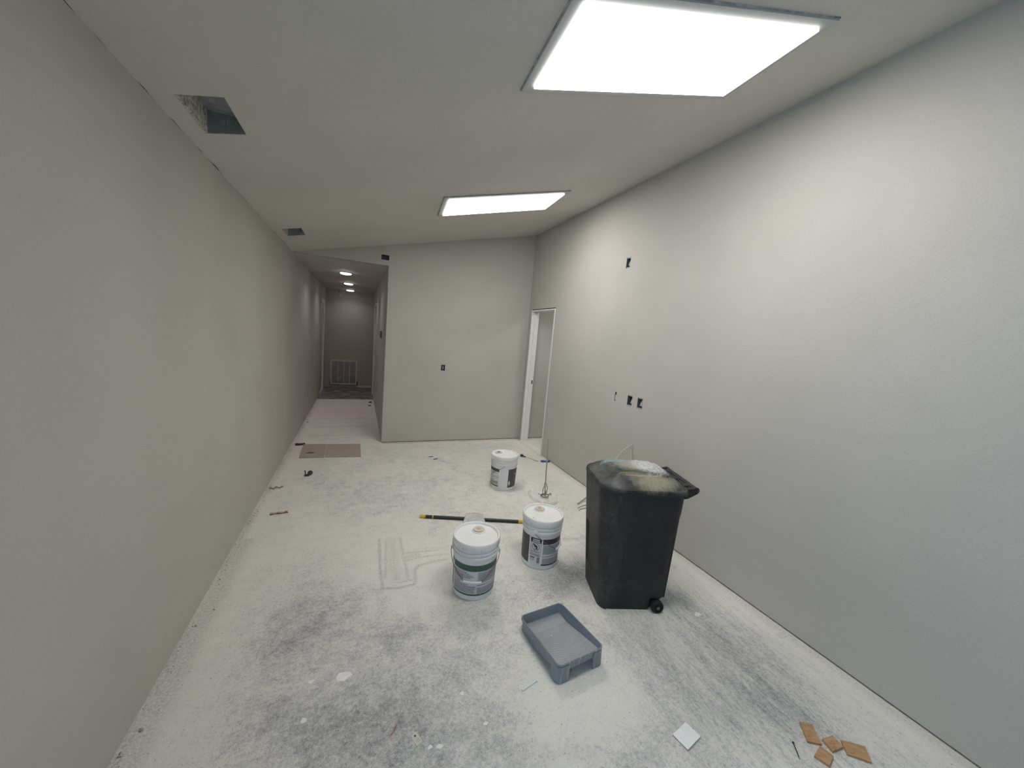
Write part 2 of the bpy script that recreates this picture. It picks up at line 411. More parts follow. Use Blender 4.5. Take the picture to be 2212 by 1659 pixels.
def rr_loop(a, b, r, n=10, ns=6):
    """rounded rectangle as a closed list of points, counter-clockwise, n per corner and ns per side"""
    out = []
    cs = [(a-r, b-r, 0), (-(a-r), b-r, 90), (-(a-r), -(b-r), 180), (a-r, -(b-r), 270)]
    for i, (cx, cy, t0) in enumerate(cs):
        arc = [(cx+r*math.cos(math.radians(t0+90*k/n)), cy+r*math.sin(math.radians(t0+90*k/n))) for k in range(n+1)]
        out += arc
        nx = cs[(i+1) % 4]; p = arc[-1]; t1 = math.radians(nx[2]); q = (nx[0]+r*math.cos(t1), nx[1]+r*math.sin(t1))
        out += [(p[0]+(q[0]-p[0])*k/ns, p[1]+(q[1]-p[1])*k/ns) for k in range(1, ns)]
    return out

# ================================================================== SETTING
# ---- floor
def seg_d(X, Y, a, b):
    ax, ay = a; bx, by = b; dx, dy = bx-ax, by-ay
    t = np.clip(((X-ax)*dx+(Y-ay)*dy)/(dx*dx+dy*dy+1e-12), 0, 1)
    return np.hypot(X-ax-t*dx, Y-ay-t*dy)
def P(px, py):
    q = fl(px, py); return (q.x, q.y)
def build_floor():
    xs = np.concatenate([np.arange(-.95, 0, .12), np.arange(0, .9, .022), np.arange(.9, 2.05, .011), np.arange(2.05, 3.30, .022), np.arange(3.30, 5.21, .1)])
    ys = np.concatenate([np.arange(YB-.15, .4, .12), np.arange(.4, 2.05, .022), np.arange(2.05, 2.95, .011), np.arange(2.95, 5.4, .022), np.arange(5.4, 10.45, .05)])
    X, Y = np.meshgrid(xs, ys)
    # dust cover: mean level plus measured pale drifts (+) and bare patches (-); px, py, radius x / y in metres, amount
    dust = np.full(X.shape, .59)
    blobs = [(860, 1215, .34, .50, .30), (1255, 1530, .30, .22, .28), (1190, 1420, .2, .16, .10), (930, 1330, .18, .10, .05),
             (1180, 1010, .5, .35, .12), (730, 900, .6, 1.8, .16), (650, 1150, .28, .6, .14), (430, 1480, .16, .5, .12), (1480, 1330, .1, .2, .05),
             (700, 1310, .34, .26, -.20), (800, 1290, .2, .14, -.14), (600, 1400, .28, .16, -.18), (850, 1500, .60, .34, -.10), (870, 1360, .28, .16, -.20),
             (800, 1560, .32, .24, -.22), (1000, 1600, .30, .14, -.18), (620, 1560, .22, .16, -.14), (960, 1450, .24, .14, -.12),
             (1245, 1235, .20, .16, -.42), (1180, 1285, .22, .12, -.20), (1060, 1300, .22, .12, -.16), (1480, 1310, .20, .18, -.22),
             (1540, 1390, .26, .18, -.16), (1640, 1470, .26, .22, -.17), (1420, 1470, .20, .16, -.18), (1730, 1560, .20, .22, -.13), (1560, 1570, .24, .16, -.22),
             (1380, 1620, .24, .12, -.18), (1150, 1650, .26, .08, -.14), (1330, 1370, .16, .12, -.16), (780, 1070, .7, .5, -.06), (900, 1060, .4, .25, -.06),
             (700, 1050, .3, .2, -.09), (990, 1010, .35, .3, -.06), (1240, 1130, .2, .18, .02)]
    for px, py, sx, sy, a in blobs:
        cx, cy = P(px, py); dust += a*np.exp(-(((X-cx)/sx)**2+((Y-cy)/sy)**2))
    dust += .34*np.exp(-((X-W)/.20)**2)*(Y < D) + .15*np.exp(-(X/.22)**2)        # powder swept against both walls
    dust += .10*(Y > 5.1)
    stain = np.zeros(X.shape)
    def line(pts, wd, a):
        nonlocal stain
        q = [P(*p) for p in pts]
        for s, e in zip(q, q[1:]): stain = np.maximum(stain, a*np.exp(-(seg_d(X, Y, s, e)/wd)**2))
    # outline and strokes of the filled trench patch
    line([(819, 1165), (822, 1240), (827, 1272)], .010, .75); line([(834, 1168), (833, 1215), (832, 1250)], .009, .6)
    line([(864, 1163), (870, 1195), (877, 1225), (882, 1252)], .011, .55); line([(826, 1271), (862, 1270), (896, 1262)], .008, .9)
    line([(872, 1213), (885, 1209), (920, 1202), (966, 1196)], .007, .55); line([(897, 1258), (896, 1232), (903, 1222), (925, 1216), (962, 1208)], .012, .55)
    line([(873, 1195), (905, 1192), (945, 1188)], .010, .5); line([(896, 1186), (935, 1184), (968, 1182)], .006, .45); line([(858, 1259), (880, 1255), (895, 1251)], .008, .55)
    line([(845, 1166), (850, 1190), (848, 1225), (856, 1250)], .045, .32); line([(880, 1203), (900, 1199)], .03, .4)
    line([(1222, 1166), (1268, 1161)], .028, .45); line([(1222, 1180), (1268, 1172)], .006, .3)
    # grit caught along the foot of the walls
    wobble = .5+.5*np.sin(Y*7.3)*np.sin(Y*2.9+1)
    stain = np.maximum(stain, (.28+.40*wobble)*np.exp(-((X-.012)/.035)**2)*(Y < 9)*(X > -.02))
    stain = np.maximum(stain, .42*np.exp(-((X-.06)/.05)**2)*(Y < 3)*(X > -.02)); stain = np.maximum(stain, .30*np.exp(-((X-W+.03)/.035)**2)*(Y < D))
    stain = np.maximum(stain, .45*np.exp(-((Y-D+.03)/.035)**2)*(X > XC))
    for yy in (5.7, 6.2, 6.75, 7.2): stain = np.maximum(stain, .32*np.exp(-((Y-yy)/.02)**2)*(X > .15)*(X < .95))
    stain = np.maximum(stain, .85*np.exp(-((Y-8.52)/.03)**2)*(X < XC))
    plank = ((Y > 8.53) & (X < XC+.01) & (X > -.05)).astype(float)
    streak = 1/(1+np.exp(-(X-2.05-.25*(Y-1))/.14))*(Y < 2.4)
    ny, nx = X.shape
    verts = np.column_stack([X.ravel(), Y.ravel(), np.zeros(X.size)])
    idx = np.arange(nx*ny).reshape(ny, nx)
    faces = np.column_stack([idx[:-1, :-1].ravel(), idx[:-1, 1:].ravel(), idx[1:, 1:].ravel(), idx[1:, :-1].ravel()])
    me = bpy.data.meshes.new('floor'); me.from_pydata(verts.tolist(), [], faces.tolist()); me.update()
    for nm, arr in (('dust', dust), ('stain', stain), ('plank', plank), ('streak', streak)):
        at = me.attributes.new(nm, 'FLOAT', 'POINT'); at.data.foreach_set('value', arr.ravel().astype(np.float32))
    return struct(link('floor', me, None, FLOORM))
build_floor()

# ---- device-box openings: (wall, centre, half width, half height)
R_BOX = [('r', rw(1357.5, 567.5), .030, .052), ('r', rw(1329.5, 856), .013, .047), ('r', rw(1360, 865.5), .034, .052), ('r', rw(1382, 871.5), .034, .052)]
F_BOX = [('f', fw(957, 794.5), .029, .049), ('f', fw(832.5, 556), .050, .033)]
G = .011                                     # gap under the drywall
DOOR_N, DOOR_F, DOOR_H = 4.4208, 5.168, 2.0924
rholes = [rect(c.y-a, c.z-b, c.y+a, c.z+b) for _, c, a, b in R_BOX]
fholes = [rect(c.x-a, c.z-b, c.x+a, c.z+b) for _, c, a, b in F_BOX]
# right wall with the doorway cut out of its outline
slab('wall_right', [(YB, G), (DOOR_N, G), (DOOR_N, DOOR_H), (DOOR_F, DOOR_H), (DOOR_F, G), (D, G), (D, ceil_z(W)), (YB, ceil_z(W))], rholes,
     lambda u, v: (W, u, v), (T, 0, 0), PAINT)['kind'] = 'structure'
slab('wall_far', [(XC, G), (5.1, G), (5.1, ceil_z(W)), (W, ceil_z(W)), (0, ZC), (XC, ZC)], fholes, lambda u, v: (u, D, v), (0, .12, 0), PAINT)['kind'] = 'structure'
WY0, WY1, WZ0, WZ1 = -1.15, -.05, .75, 2.05   # window in the left wall, behind the viewer, that lets the daylight in
LD0, LD1 = 8.93, 9.75                        # door in the corridor's left wall
slab('wall_left', [(YB, 0), (LD0, 0), (LD0, 2.10), (LD1, 2.10), (LD1, 0), (D2+.1, 0), (D2+.1, ZC), (YB, ZC)], [rect(WY0, WZ0, WY1, WZ1)], lambda u, v: (0, u, v), (-T, 0, 0), PAINT)['kind'] = 'structure'
RD0, RD1 = 8.45, 9.25                        # door in the corridor's right wall
slab('wall_corridor', [(D+.12, 0), (RD0, 0), (RD0, 2.10), (RD1, 2.10), (RD1, 0), (D2+.1, 0), (D2+.1, ZC), (D+.12, ZC)], [], lambda u, v: (XC, u, v), (T, 0, 0), PAINT)['kind'] = 'structure'
slab('wall_end', rect(-T, 0, XC+T, ZC), [], lambda u, v: (u, D2, v), (0, T, 0), PAINT)['kind'] = 'structure'
slab('wall_back', [(-T, 0), (W+T, 0), (W+T, ceil_z(W+T)), (-T, ceil_z(-T))], [], lambda u, v: (u, YB, v), (0, -T, 0), PAINT)['kind'] = 'structure'
# ceiling: the pitched part over the room (with two register holes) and the flat part over the corridor
V1 = (.079, 1.970, .240, 2.290); V2 = (.071, 4.160, .235, 4.458)
me_c = slab('ceiling', rect(-.001, YB, W+.001, D+.001), [rect(*V1), rect(*V2)], lambda u, v: (u, v, ceil_z(u)), (0, 0, .10), CEILP)
struct(me_c)
struct(boxobj('ceiling_corridor', (-T, D+.1201, ZC), (XC+T, D2+T, ZC+.1), None, CEILP))
# room behind the doorway
struct(boxobj('wall_side_room_right', (5.1, 2.6, 0), (5.2, D+.12, 3.2), None, PAINT)); struct(boxobj('wall_side_room_near', (W+T, 2.5, 0), (5.2, 2.6, 3.2), None, PAINT))
struct(boxobj('ceiling_side_room', (W+T, 2.5, 2.6), (5.2, D+.12, 2.7), None, CEILP))
# bare sill plates seen through the gap under the drywall
bm = bmesh.new(); box(bm, (W+.012, YB, 0), (W+T, DOOR_N-.02, .0105)); struct(bmobj('trim_1', bm, None, SILL))
bm = bmesh.new(); box(bm, (XC+.01, D+.010, 0), (5.1, D+.11, .0105)); struct(bmobj('trim_2', bm, None, SILL))

# ---- doorway frame in the right wall
d1 = struct(empty('door_1', (W, (DOOR_N+DOOR_F)/2, 0)), 'white primed door frame without a door leaf in the right wall corner', 'door frame')
oy = (DOOR_N+DOOR_F)/2; J = .019; hw_ = (DOOR_F-DOOR_N)/2-.006
for s in (-1, 1):
    bm = bmesh.new(); y0, y1 = sorted((s*hw_, s*(hw_-J))); box(bm, (-.006, y0, 0), (T+.004, y1, DOOR_H-.012))
    j = bmobj('jamb', bm, d1, WHITE_TRIM, bevel=.0015)
    bm = bmesh.new(); y0, y1 = sorted((s*(hw_-J), s*(hw_-J-.011))); box(bm, (.044, y0, 0), (.079, y1, DOOR_H-.033)); bmobj('stop', bm, j, WHITE_TRIM, bevel=.002)
    if s == 1:
        bm = bmesh.new(); box(bm, (.086, hw_-J-.0016, .93), (.111, hw_-J+.001, .99)); bmobj('strike_plate', bm, j, flat('brass_strike', (.30, .19, .07, 1), .4, .7))
    # strip of open framing between wall board and jamb
    bm = bmesh.new(); y0, y1 = sorted((s*(hw_+.0008), s*(hw_+.0055))); box(bm, (.004, y0, 0), (T-.004, y1, DOOR_H-.006)); bmobj('shim_gap', bm, d1, SILL)
bm = bmesh.new(); box(bm, (-.006, -hw_+J, DOOR_H-.012-J), (T+.004, hw_-J, DOOR_H-.012)); bmobj('head', bm, d1, WHITE_TRIM, bevel=.0015)
bm = bmesh.new(); box(bm, (.004, -hw_, DOOR_H-.0115), (T-.004, hw_, DOOR_H-.001)); bmobj('shim_gap', bm, d1, DARKGAP)  # head gap filled solid, its darkness put into the colour

# ---- window behind the viewer, in the left wall: the cool daylight of the room
wn = struct(empty('window_1', (-T/2, (WY0+WY1)/2, WZ0)), 'window in the left wall behind the viewer', 'window')
wa, wb = (WY1-WY0)/2-.001, WZ1-WZ0
for nm, q in (('frame', ((-.05, -wa, .001), (.05, -wa+.05, wb-.001))), ('frame', ((-.05, wa-.05, .001), (.05, wa, wb-.001))), ('frame', ((-.05, -wa+.05, .001), (.05, wa-.05, .05))), ('frame', ((-.05, -wa+.05, wb-.05), (.05, wa-.05, wb-.001))), ('sash_bar', ((-.02, -wa+.05, wb/2-.02), (.02, wa-.05, wb/2+.02)))):
    boxobj(nm, q[0], q[1], wn, WHITE_TRIM)
wl = area('window_portal', (-T-.02, (WY0+WY1)/2, (WZ0+WZ1)/2), (0, -math.pi/2, 0), WZ1-WZ0, 1, (1, 1, 1), 180, 'RECTANGLE', WY1-WY0)
wl.data.cycles.is_portal = True

# ---- corridor doors
def corridor_door(name, x, sgn, y0, y1, label, leaf):
    e = struct(empty(name, (x, (y0+y1)/2, 0)), label, 'door'); h = (y1-y0)/2
    for s in (-1, 1):
        bm = bmesh.new(); a, b = sorted((s*(h-.001), s*(h-.022))); c, d = sorted((sgn*.006, -sgn*.112)); box(bm, (c, a, 0), (d, b, 2.099)); bmobj('jamb', bm, e, TAN if s < 0 else WHITE_TRIM)
        if s < 0: continue
        bm = bmesh.new(); a, b = sorted((s*(h+.030), s*(h-.012))); c, d = sorted((sgn*.0005, sgn*.014)); box(bm, (c, a, 0), (d, b, 2.145)); bmobj('casing', bm, e, WHITE_TRIM, bevel=.003)
    bm = bmesh.new(); c, d = sorted((sgn*.006, -sgn*.112)); box(bm, (c, -h+.022, 2.077), (d, h-.022, 2.099)); bmobj('head', bm, e, WHITE_TRIM)
    bm = bmesh.new(); c, d = sorted((sgn*.0005, sgn*.014)); box(bm, (c, -h+.012, 2.088), (d, h-.012, 2.125)); bmobj('casing', bm, e, WHITE_TRIM, bevel=.003)
    bm = bmesh.new(); c, d = sorted((-sgn*.030, -sgn*.066)); box(bm, (c, -h+.025, .012), (d, h-.025, 2.072)); lf = bmobj('door_leaf', bm, e, leaf)
    for z in (.25, 1.05, 1.82):
        bm = bmesh.new(); c, d = sorted((-sgn*.024, -sgn*.030)); box(bm, (c, h-.055, z), (d, h-.027, z+.09)); bmobj('hinge', bm, lf, STEEL2)
corridor_door('door_2', 0, 1, LD0, LD1, 'tan door in a white frame on the left side of the corridor', TAN)
corridor_door('door_3', XC, -1, RD0, RD1, 'tan door in a white frame on the right side of the corridor', TAN)
bm = bmesh.new(); box(bm, (.775, D2-.016, 0), (XC-.001, D2-.001, .045)); struct(bmobj('baseboard_end', bm, None, WHITE_TRIM))

# ---- duct boots above the register holes
def duct(v, label):
    x0, y0, x1, y1 = v; zc = ceil_z((x0+x1)/2); e = tag(empty('ceiling_duct', ((x0+x1)/2, (y0+y1)/2, zc)), label, 'duct opening', 'open supply ducts without registers')
    cx, cy = (x0+x1)/2, (y0+y1)/2; H = .085; t = .0015
    bm = bmesh.new()
    for a, b in (((x1-t, y0), (x1, y1)), ((x0, y0), (x1, y0+t)), ((x0, y1-t), (x1, y1))):
        z0 = ceil_z(a[0] if a[0] > x0+.01 else x0)-zc
        vs_ = [(a[0]-cx, a[1]-cy), (b[0]-cx, a[1]-cy), (b[0]-cx, b[1]-cy), (a[0]-cx, b[1]-cy)]
        lo = [bm.verts.new((x, y, SL*x+.002)) for x, y in vs_]; hi = [bm.verts.new((x, y, H)) for x, y in vs_]
        bm.faces.new(lo[::-1]); bm.faces.new(hi)
        for i in range(4): bm.faces.new((lo[i], lo[(i+1) % 4], hi[(i+1) % 4], hi[i]))
    bmobj('duct_sleeve', bm, e, DUCT)
    bm = bmesh.new(); box(bm, (x0-cx, y0-cy, H), (x1-cx, y1-cy, H+.003)); bmobj('duct_crown', bm, e, DUCT)
    bm = bmesh.new(); hx = x0-cx
    lo = [bm.verts.new((x, y, SL*x+.002)) for x, y in ((hx, y0-cy), (hx+.010, y0-cy), (hx+.010, y1-cy), (hx, y1-cy))]
    hi = [bm.verts.new((x, y, H)) for x, y in ((hx, y0-cy), (hx+.010, y0-cy), (hx+.010, y1-cy), (hx, y1-cy))]
    bm.faces.new(lo[::-1]); bm.faces.new(hi)
    for i in range(4): bm.faces.new((lo[i], lo[(i+1) % 4], hi[(i+1) % 4], hi[i]))
    o = bmobj('duct_liner', bm, e, LINER); o['label'] = 'pale speckled duct liner'
    bm = bmesh.new(); box(bm, (-.0012, y1-cy-.0035, .03), (.0012, y1-cy-.0018, H-.004)); bmobj('duct_seam', bm, e, STEEL)
duct(V1, 'larger open ceiling duct hole, nearest to the viewer above the left wall')
duct(V2, 'smaller looking open ceiling duct hole, just in front of the corridor')

# ---- drop-lens ceiling panels
LENS = emis('lit_acrylic_lens', (1.0, .982, .955, 1), PANEL_E)
LENS_EDGE = emis('dim_acrylic_lens_edge', (1.0, .985, .96, 1), 5.0)
FRAMEM = flat('light_grey_fixture_frame', (.46, .47, .47, 1), .45)
def panel(c, ang, lx, ly, label, dx=0, dy=0):
    th = math.atan(SL)
    e = tag(empty('ceiling_panel_light', (c[0], c[1], ceil_z(c[0]))), label, 'ceiling light', 'lit ceiling panels')
    e.rotation_euler = (Matrix.Rotation(-th, 3, 'Y') @ Matrix.Rotation(math.radians(ang), 3, 'Z')).to_euler()
    a, b = lx/2, ly/2; fa, fb = a+.046, b+.046
    bm = bmesh.new()
    for z0, z1 in ((-.011, -.0005),):
        for q in (((-fa, -fb, z0), (fa, -b+.01, z1)), ((-fa, b-.01, z0), (fa, fb, z1)), ((-fa, -b+.01, z0), (-a+.01, b-.01, z1)), ((a-.01, -b+.01, z0), (fa, b-.01, z1))): box(bm, *q)
    bmobj('frame', bm, e, FRAMEM)
    bm = bmesh.new(); g = .004
    for q in (((-fa-g, -fb-g, -.0045), (fa+g, -fb, -.0003)), ((-fa-g, fb, -.0045), (fa+g, fb+g, -.0003)), ((-fa-g, -fb, -.0045), (-fa, fb, -.0003)), ((fa, -fb, -.0045), (fa+g, fb, -.0003))): box(bm, *q)
    bmobj('gap_line', bm, e, flat('grey_gap_line', (.40, .395, .38, 1), .8, var=.5, vscale=30))  # grey strips drawn for the gap between frame and ceiling
    bm = bmesh.new(); box(bm, (-a, -b, -.022), (a, b, -.0115))
    for f in bm.faces: f.material_index = 0 if f.calc_center_median().z < -.0219 else 1
    bmobj('lens', bm, e, [LENS, LENS_EDGE])
    return e
pa = panel((1.999, 1.401), -4.9, 1.116, .474, 'large glowing ceiling panel nearest the viewer, at the top of the photo')
pb = panel((2.023, 3.529), -5.6, 1.111, .4915, 'glowing ceiling panel farther back, narrower in the photo, toward the corridor')

# ---- corridor downlights
DISC = emis('lit_downlight', (1.0, .93, .94, 1), 9)
for i, (y, lab) in enumerate(((6.56, 'round corridor downlight nearest the room'), (8.17, 'middle round corridor downlight of the three'), (9.72, 'farthest round corridor downlight by the end wall'))):
    e = tag(empty('downlight', (.553, y, ZC)), lab, 'ceiling light', 'corridor downlights')
    bm = bmesh.new(); lathe(bm, [(.094, -.0005), (.096, -.006), (.090, -.016), (.078, -.018)], 40); bmobj('trim_ring', bm, e, WHITE_TRIM, smooth=40)
    bm = bmesh.new(); lathe(bm, [(.080, -.0185), (.079, -.030), (.055, -.036), (.02, -.038)], 40); bmobj('diffuser', bm, e, DISC, smooth=60)
    area('downlight_lamp', (.553, y, ZC-.042), (0, 0, 0), .14, CORR_W*(1, 1, .5)[i], (1.0, .87, .87), 138)
area('unseen_side_room_lamp', (4.2, 4.0, 2.58), (0, 0, 0), .6, SIDE_W, (1.0, .98, .94), 180)  # unseen lamp added to brighten the room beyond the doorway

# ================================================================== DEVICE BOXES
def device_box(wall, c, a, b, label, slot=False, loops=2, seed=0):
    rr = random.Random(seed)
    e = tag(empty('device_box', c, rot=(0, 0, 0 if wall == 'f' else -math.pi/2)), label, 'electrical box', 'uncovered electrical boxes')
    # local: x along the wall, y into the wall, z up
    a2, b2, dp, t = a-.0015, b-.0015, .060, .0022
    bm = bmesh.new()
    for q in (((-a2, .002, -b2), (-a2+t, dp, b2)), ((a2-t, .002, -b2), (a2, dp, b2)), ((-a2+t, .002, -b2), (a2-t, dp, -b2+t)), ((-a2+t, .002, b2-t), (a2-t, dp, b2)), ((-a2+t, dp-t, -b2+t), (a2-t, dp, b2-t))): box(bm, *q)
    bmobj('box', bm, e, BOXM)
    if slot:
        bm = bmesh.new(); box(bm, (-a2+.005, .004, -b2+.008), (a2-.005, .012, b2-.030)); o = bmobj('sleeve', bm, e, WIREW); return e
    vert = b > a
    for s in (-1, 1):       # mounting ears
        bm = bmesh.new()
        if vert: box(bm, (-a2+.004, .004, s*b2-.007 if s > 0 else -b2+t), (a2-.004, .007, b2-t if s > 0 else -b2+.007))
        else: box(bm, (s*a2-.007 if s > 0 else -a2+t, .004, -b2+.004), (a2-t if s > 0 else -a2+.007, .007, b2-.004))
        if vert: bmobj('mounting_ear', bm, e, WIREW)
        else: bmobj('mounting_ear', bm, e, BOXM)
    for k in range(loops):
        x0 = rr.uniform(-.4, .1)*a; x1 = x0+rr.uniform(.2, .5)*a; z0 = -b*.55+rr.uniform(0, .1)*b; z1 = b*rr.uniform(.25, .6)
        pts = [(x0, .055, z1*.6), (x0+.1*a, .030, z0*.4), (x0+.2*a, .016, z0), ((x0+x1)/2+.1*a, .012, z0*.8), (x1, .016, 0), (x1+.1*a, .024, z1), (x1, .050, z1*1.1)]
        tubeobj('wire', pts, .0042, e, WIREW, 6)
    return e
names = ['uncovered electrical box high on the right wall, alone', 'narrow slot cut in the right wall, leftmost of three low openings',
         'uncovered electrical box on the right wall, middle of three low openings', 'uncovered electrical box on the right wall, rightmost of three low openings']
for i, (bx, lab) in enumerate(zip(R_BOX, names)): device_box(*bx, lab, slot=(i == 1), seed=i+3)
device_box(*F_BOX[0], 'uncovered electrical box in the middle of the far wall', seed=11)
device_box(*F_BOX[1], 'empty black sideways electrical box above the corridor opening', loops=0)

# ================================================================== RETURN GRILLE, THERMOSTAT, HANGING CABLE
g = tag(empty('return_air_grille', (.447, D2, .066), rot=(math.radians(-1.2), 0, 0)), 'white return air grille low on the end wall of the corridor', 'vent grille')
gw, gh = .312, .63
bm = bmesh.new()
for q in (((-gw, -.022, 0), (-gw+.035, -.002, gh)), ((gw-.035, -.022, 0), (gw, -.002, gh)), ((-gw+.035, -.022, 0), (gw-.035, -.002, .035)), ((-gw+.035, -.022, gh-.035), (gw-.035, -.002, gh))): box(bm, *q)
bmobj('frame', bm, g, GRILLE, bevel=.002)
for k in range(3):
    bm = bmesh.new(); x = -gw+.035+(2*gw-.07)*(k+1)/4; box(bm, (x-.007, -.021, .035), (x+.007, -.004, gh-.035)); bmobj('mullion', bm, g, GRILLE)
bm = bmesh.new()
for k in range(26):
    z = .04+k*(gh-.08)/26
    v_ = [bm.verts.new(p) for p in ((-gw+.035, -.018, z), (gw-.035, -.018, z), (gw-.035, -.005, z+.015), (-gw+.035, -.005, z+.015))]; bm.faces.new(v_)
    v2 = [bm.verts.new((p.co.x, p.co.y+.001, p.co.z-.0012)) for p in v_]; bm.faces.new(v2[::-1])
    for i in range(4): bm.faces.new((v_[i], v_[(i+1) % 4], v2[(i+1) % 4], v2[i]))
bmobj('louvers', bm, g, GRILLED)
bm = bmesh.new(); box(bm, (-gw-.012, -.0022, -.012), (gw+.022, -.0005, gh+.01)); bmobj('cutout_shade', bm, g, DARKGAP)  # flat sheet painted near-black as the shaded opening behind the grille
th = tag(empty('thermostat', (XC, 6.2, 1.44)), 'small grey thermostat on the right corridor wall near the opening', 'thermostat')
bm = bmesh.new(); box(bm, (-.006, -.055, 0), (-.0005, .055, .125)); bmobj('back_plate', bm, th, WIREW)
bm = bmesh.new(); box(bm, (-.030, -.048, .008), (-.006, .048, .117)); bmobj('cover', bm, th, flat('grey_thermostat_plastic', (.20, .20, .17, 1), .5), bevel=.004)
hc = tag(empty('hanging_cable', (.30, 9.95, ZC)), 'short pinkish cable end dangling from the far corridor ceiling', 'cable')
tubeobj('jacket', [(0, 0, 0), (.004, 0, -.04), (.016, -.005, -.10)], .009, hc, flat('dark_cable_jacket', (.13, .12, .12, 1), .6))
tubeobj('cable_tip', [(.016, -.005, -.10), (.026, -.008, -.15), (.030, -.008, -.175)], .011, hc, flat('pink_cable_tip', (.52, .40, .37, 1), .6))

# ================================================================== PAILS
def arc_patch(bm, t0, t1, z0, z1, R, mi, n=None):
    """curved sticker; angles in radians, R(z) gives the pail radius"""
    n = n or max(1, int(abs(t1-t0)/.06)+1)
    lo = [bm.verts.new((R(z0)*math.sin(t0+(t1-t0)*k/n), -R(z0)*math.cos(t0+(t1-t0)*k/n), z0)) for k in range(n+1)]
    hi = [bm.verts.new((R(z1)*math.sin(t0+(t1-t0)*k/n), -R(z1)*math.cos(t0+(t1-t0)*k/n), z1)) for k in range(n+1)]
    for k in range(n): bm.faces.new((lo[k], lo[k+1], hi[k+1], hi[k])).material_index = mi
def pail_r(z): return .1325+.0075*min(1, z/.24)
NOTCH = flat('notch_grey', (.30, .31, .32, 1), .6)  # plain grey for the tear notches of the lids
LM = [LABELW, GREEN, PURPLE, INKG, INKT, BLACK, CHALK, INKP]          # label material slots
def text_block(bm, t0, t1, z0, z1, pitch, rr, off, mi=4, fill=.6, ragged=.25):
    R = lambda z: pail_r(z)+off
    z = z1-pitch
    while z > z0:
        end = t1-(t1-t0)*(rr.random()*ragged); t = t0
        while t < end-.012:
            wd = rr.uniform(.02, .075); wd = min(wd, end-t)
            arc_patch(bm, t, t+wd, z, z+pitch*fill, R, mi); t += wd+.014
        z -= pitch
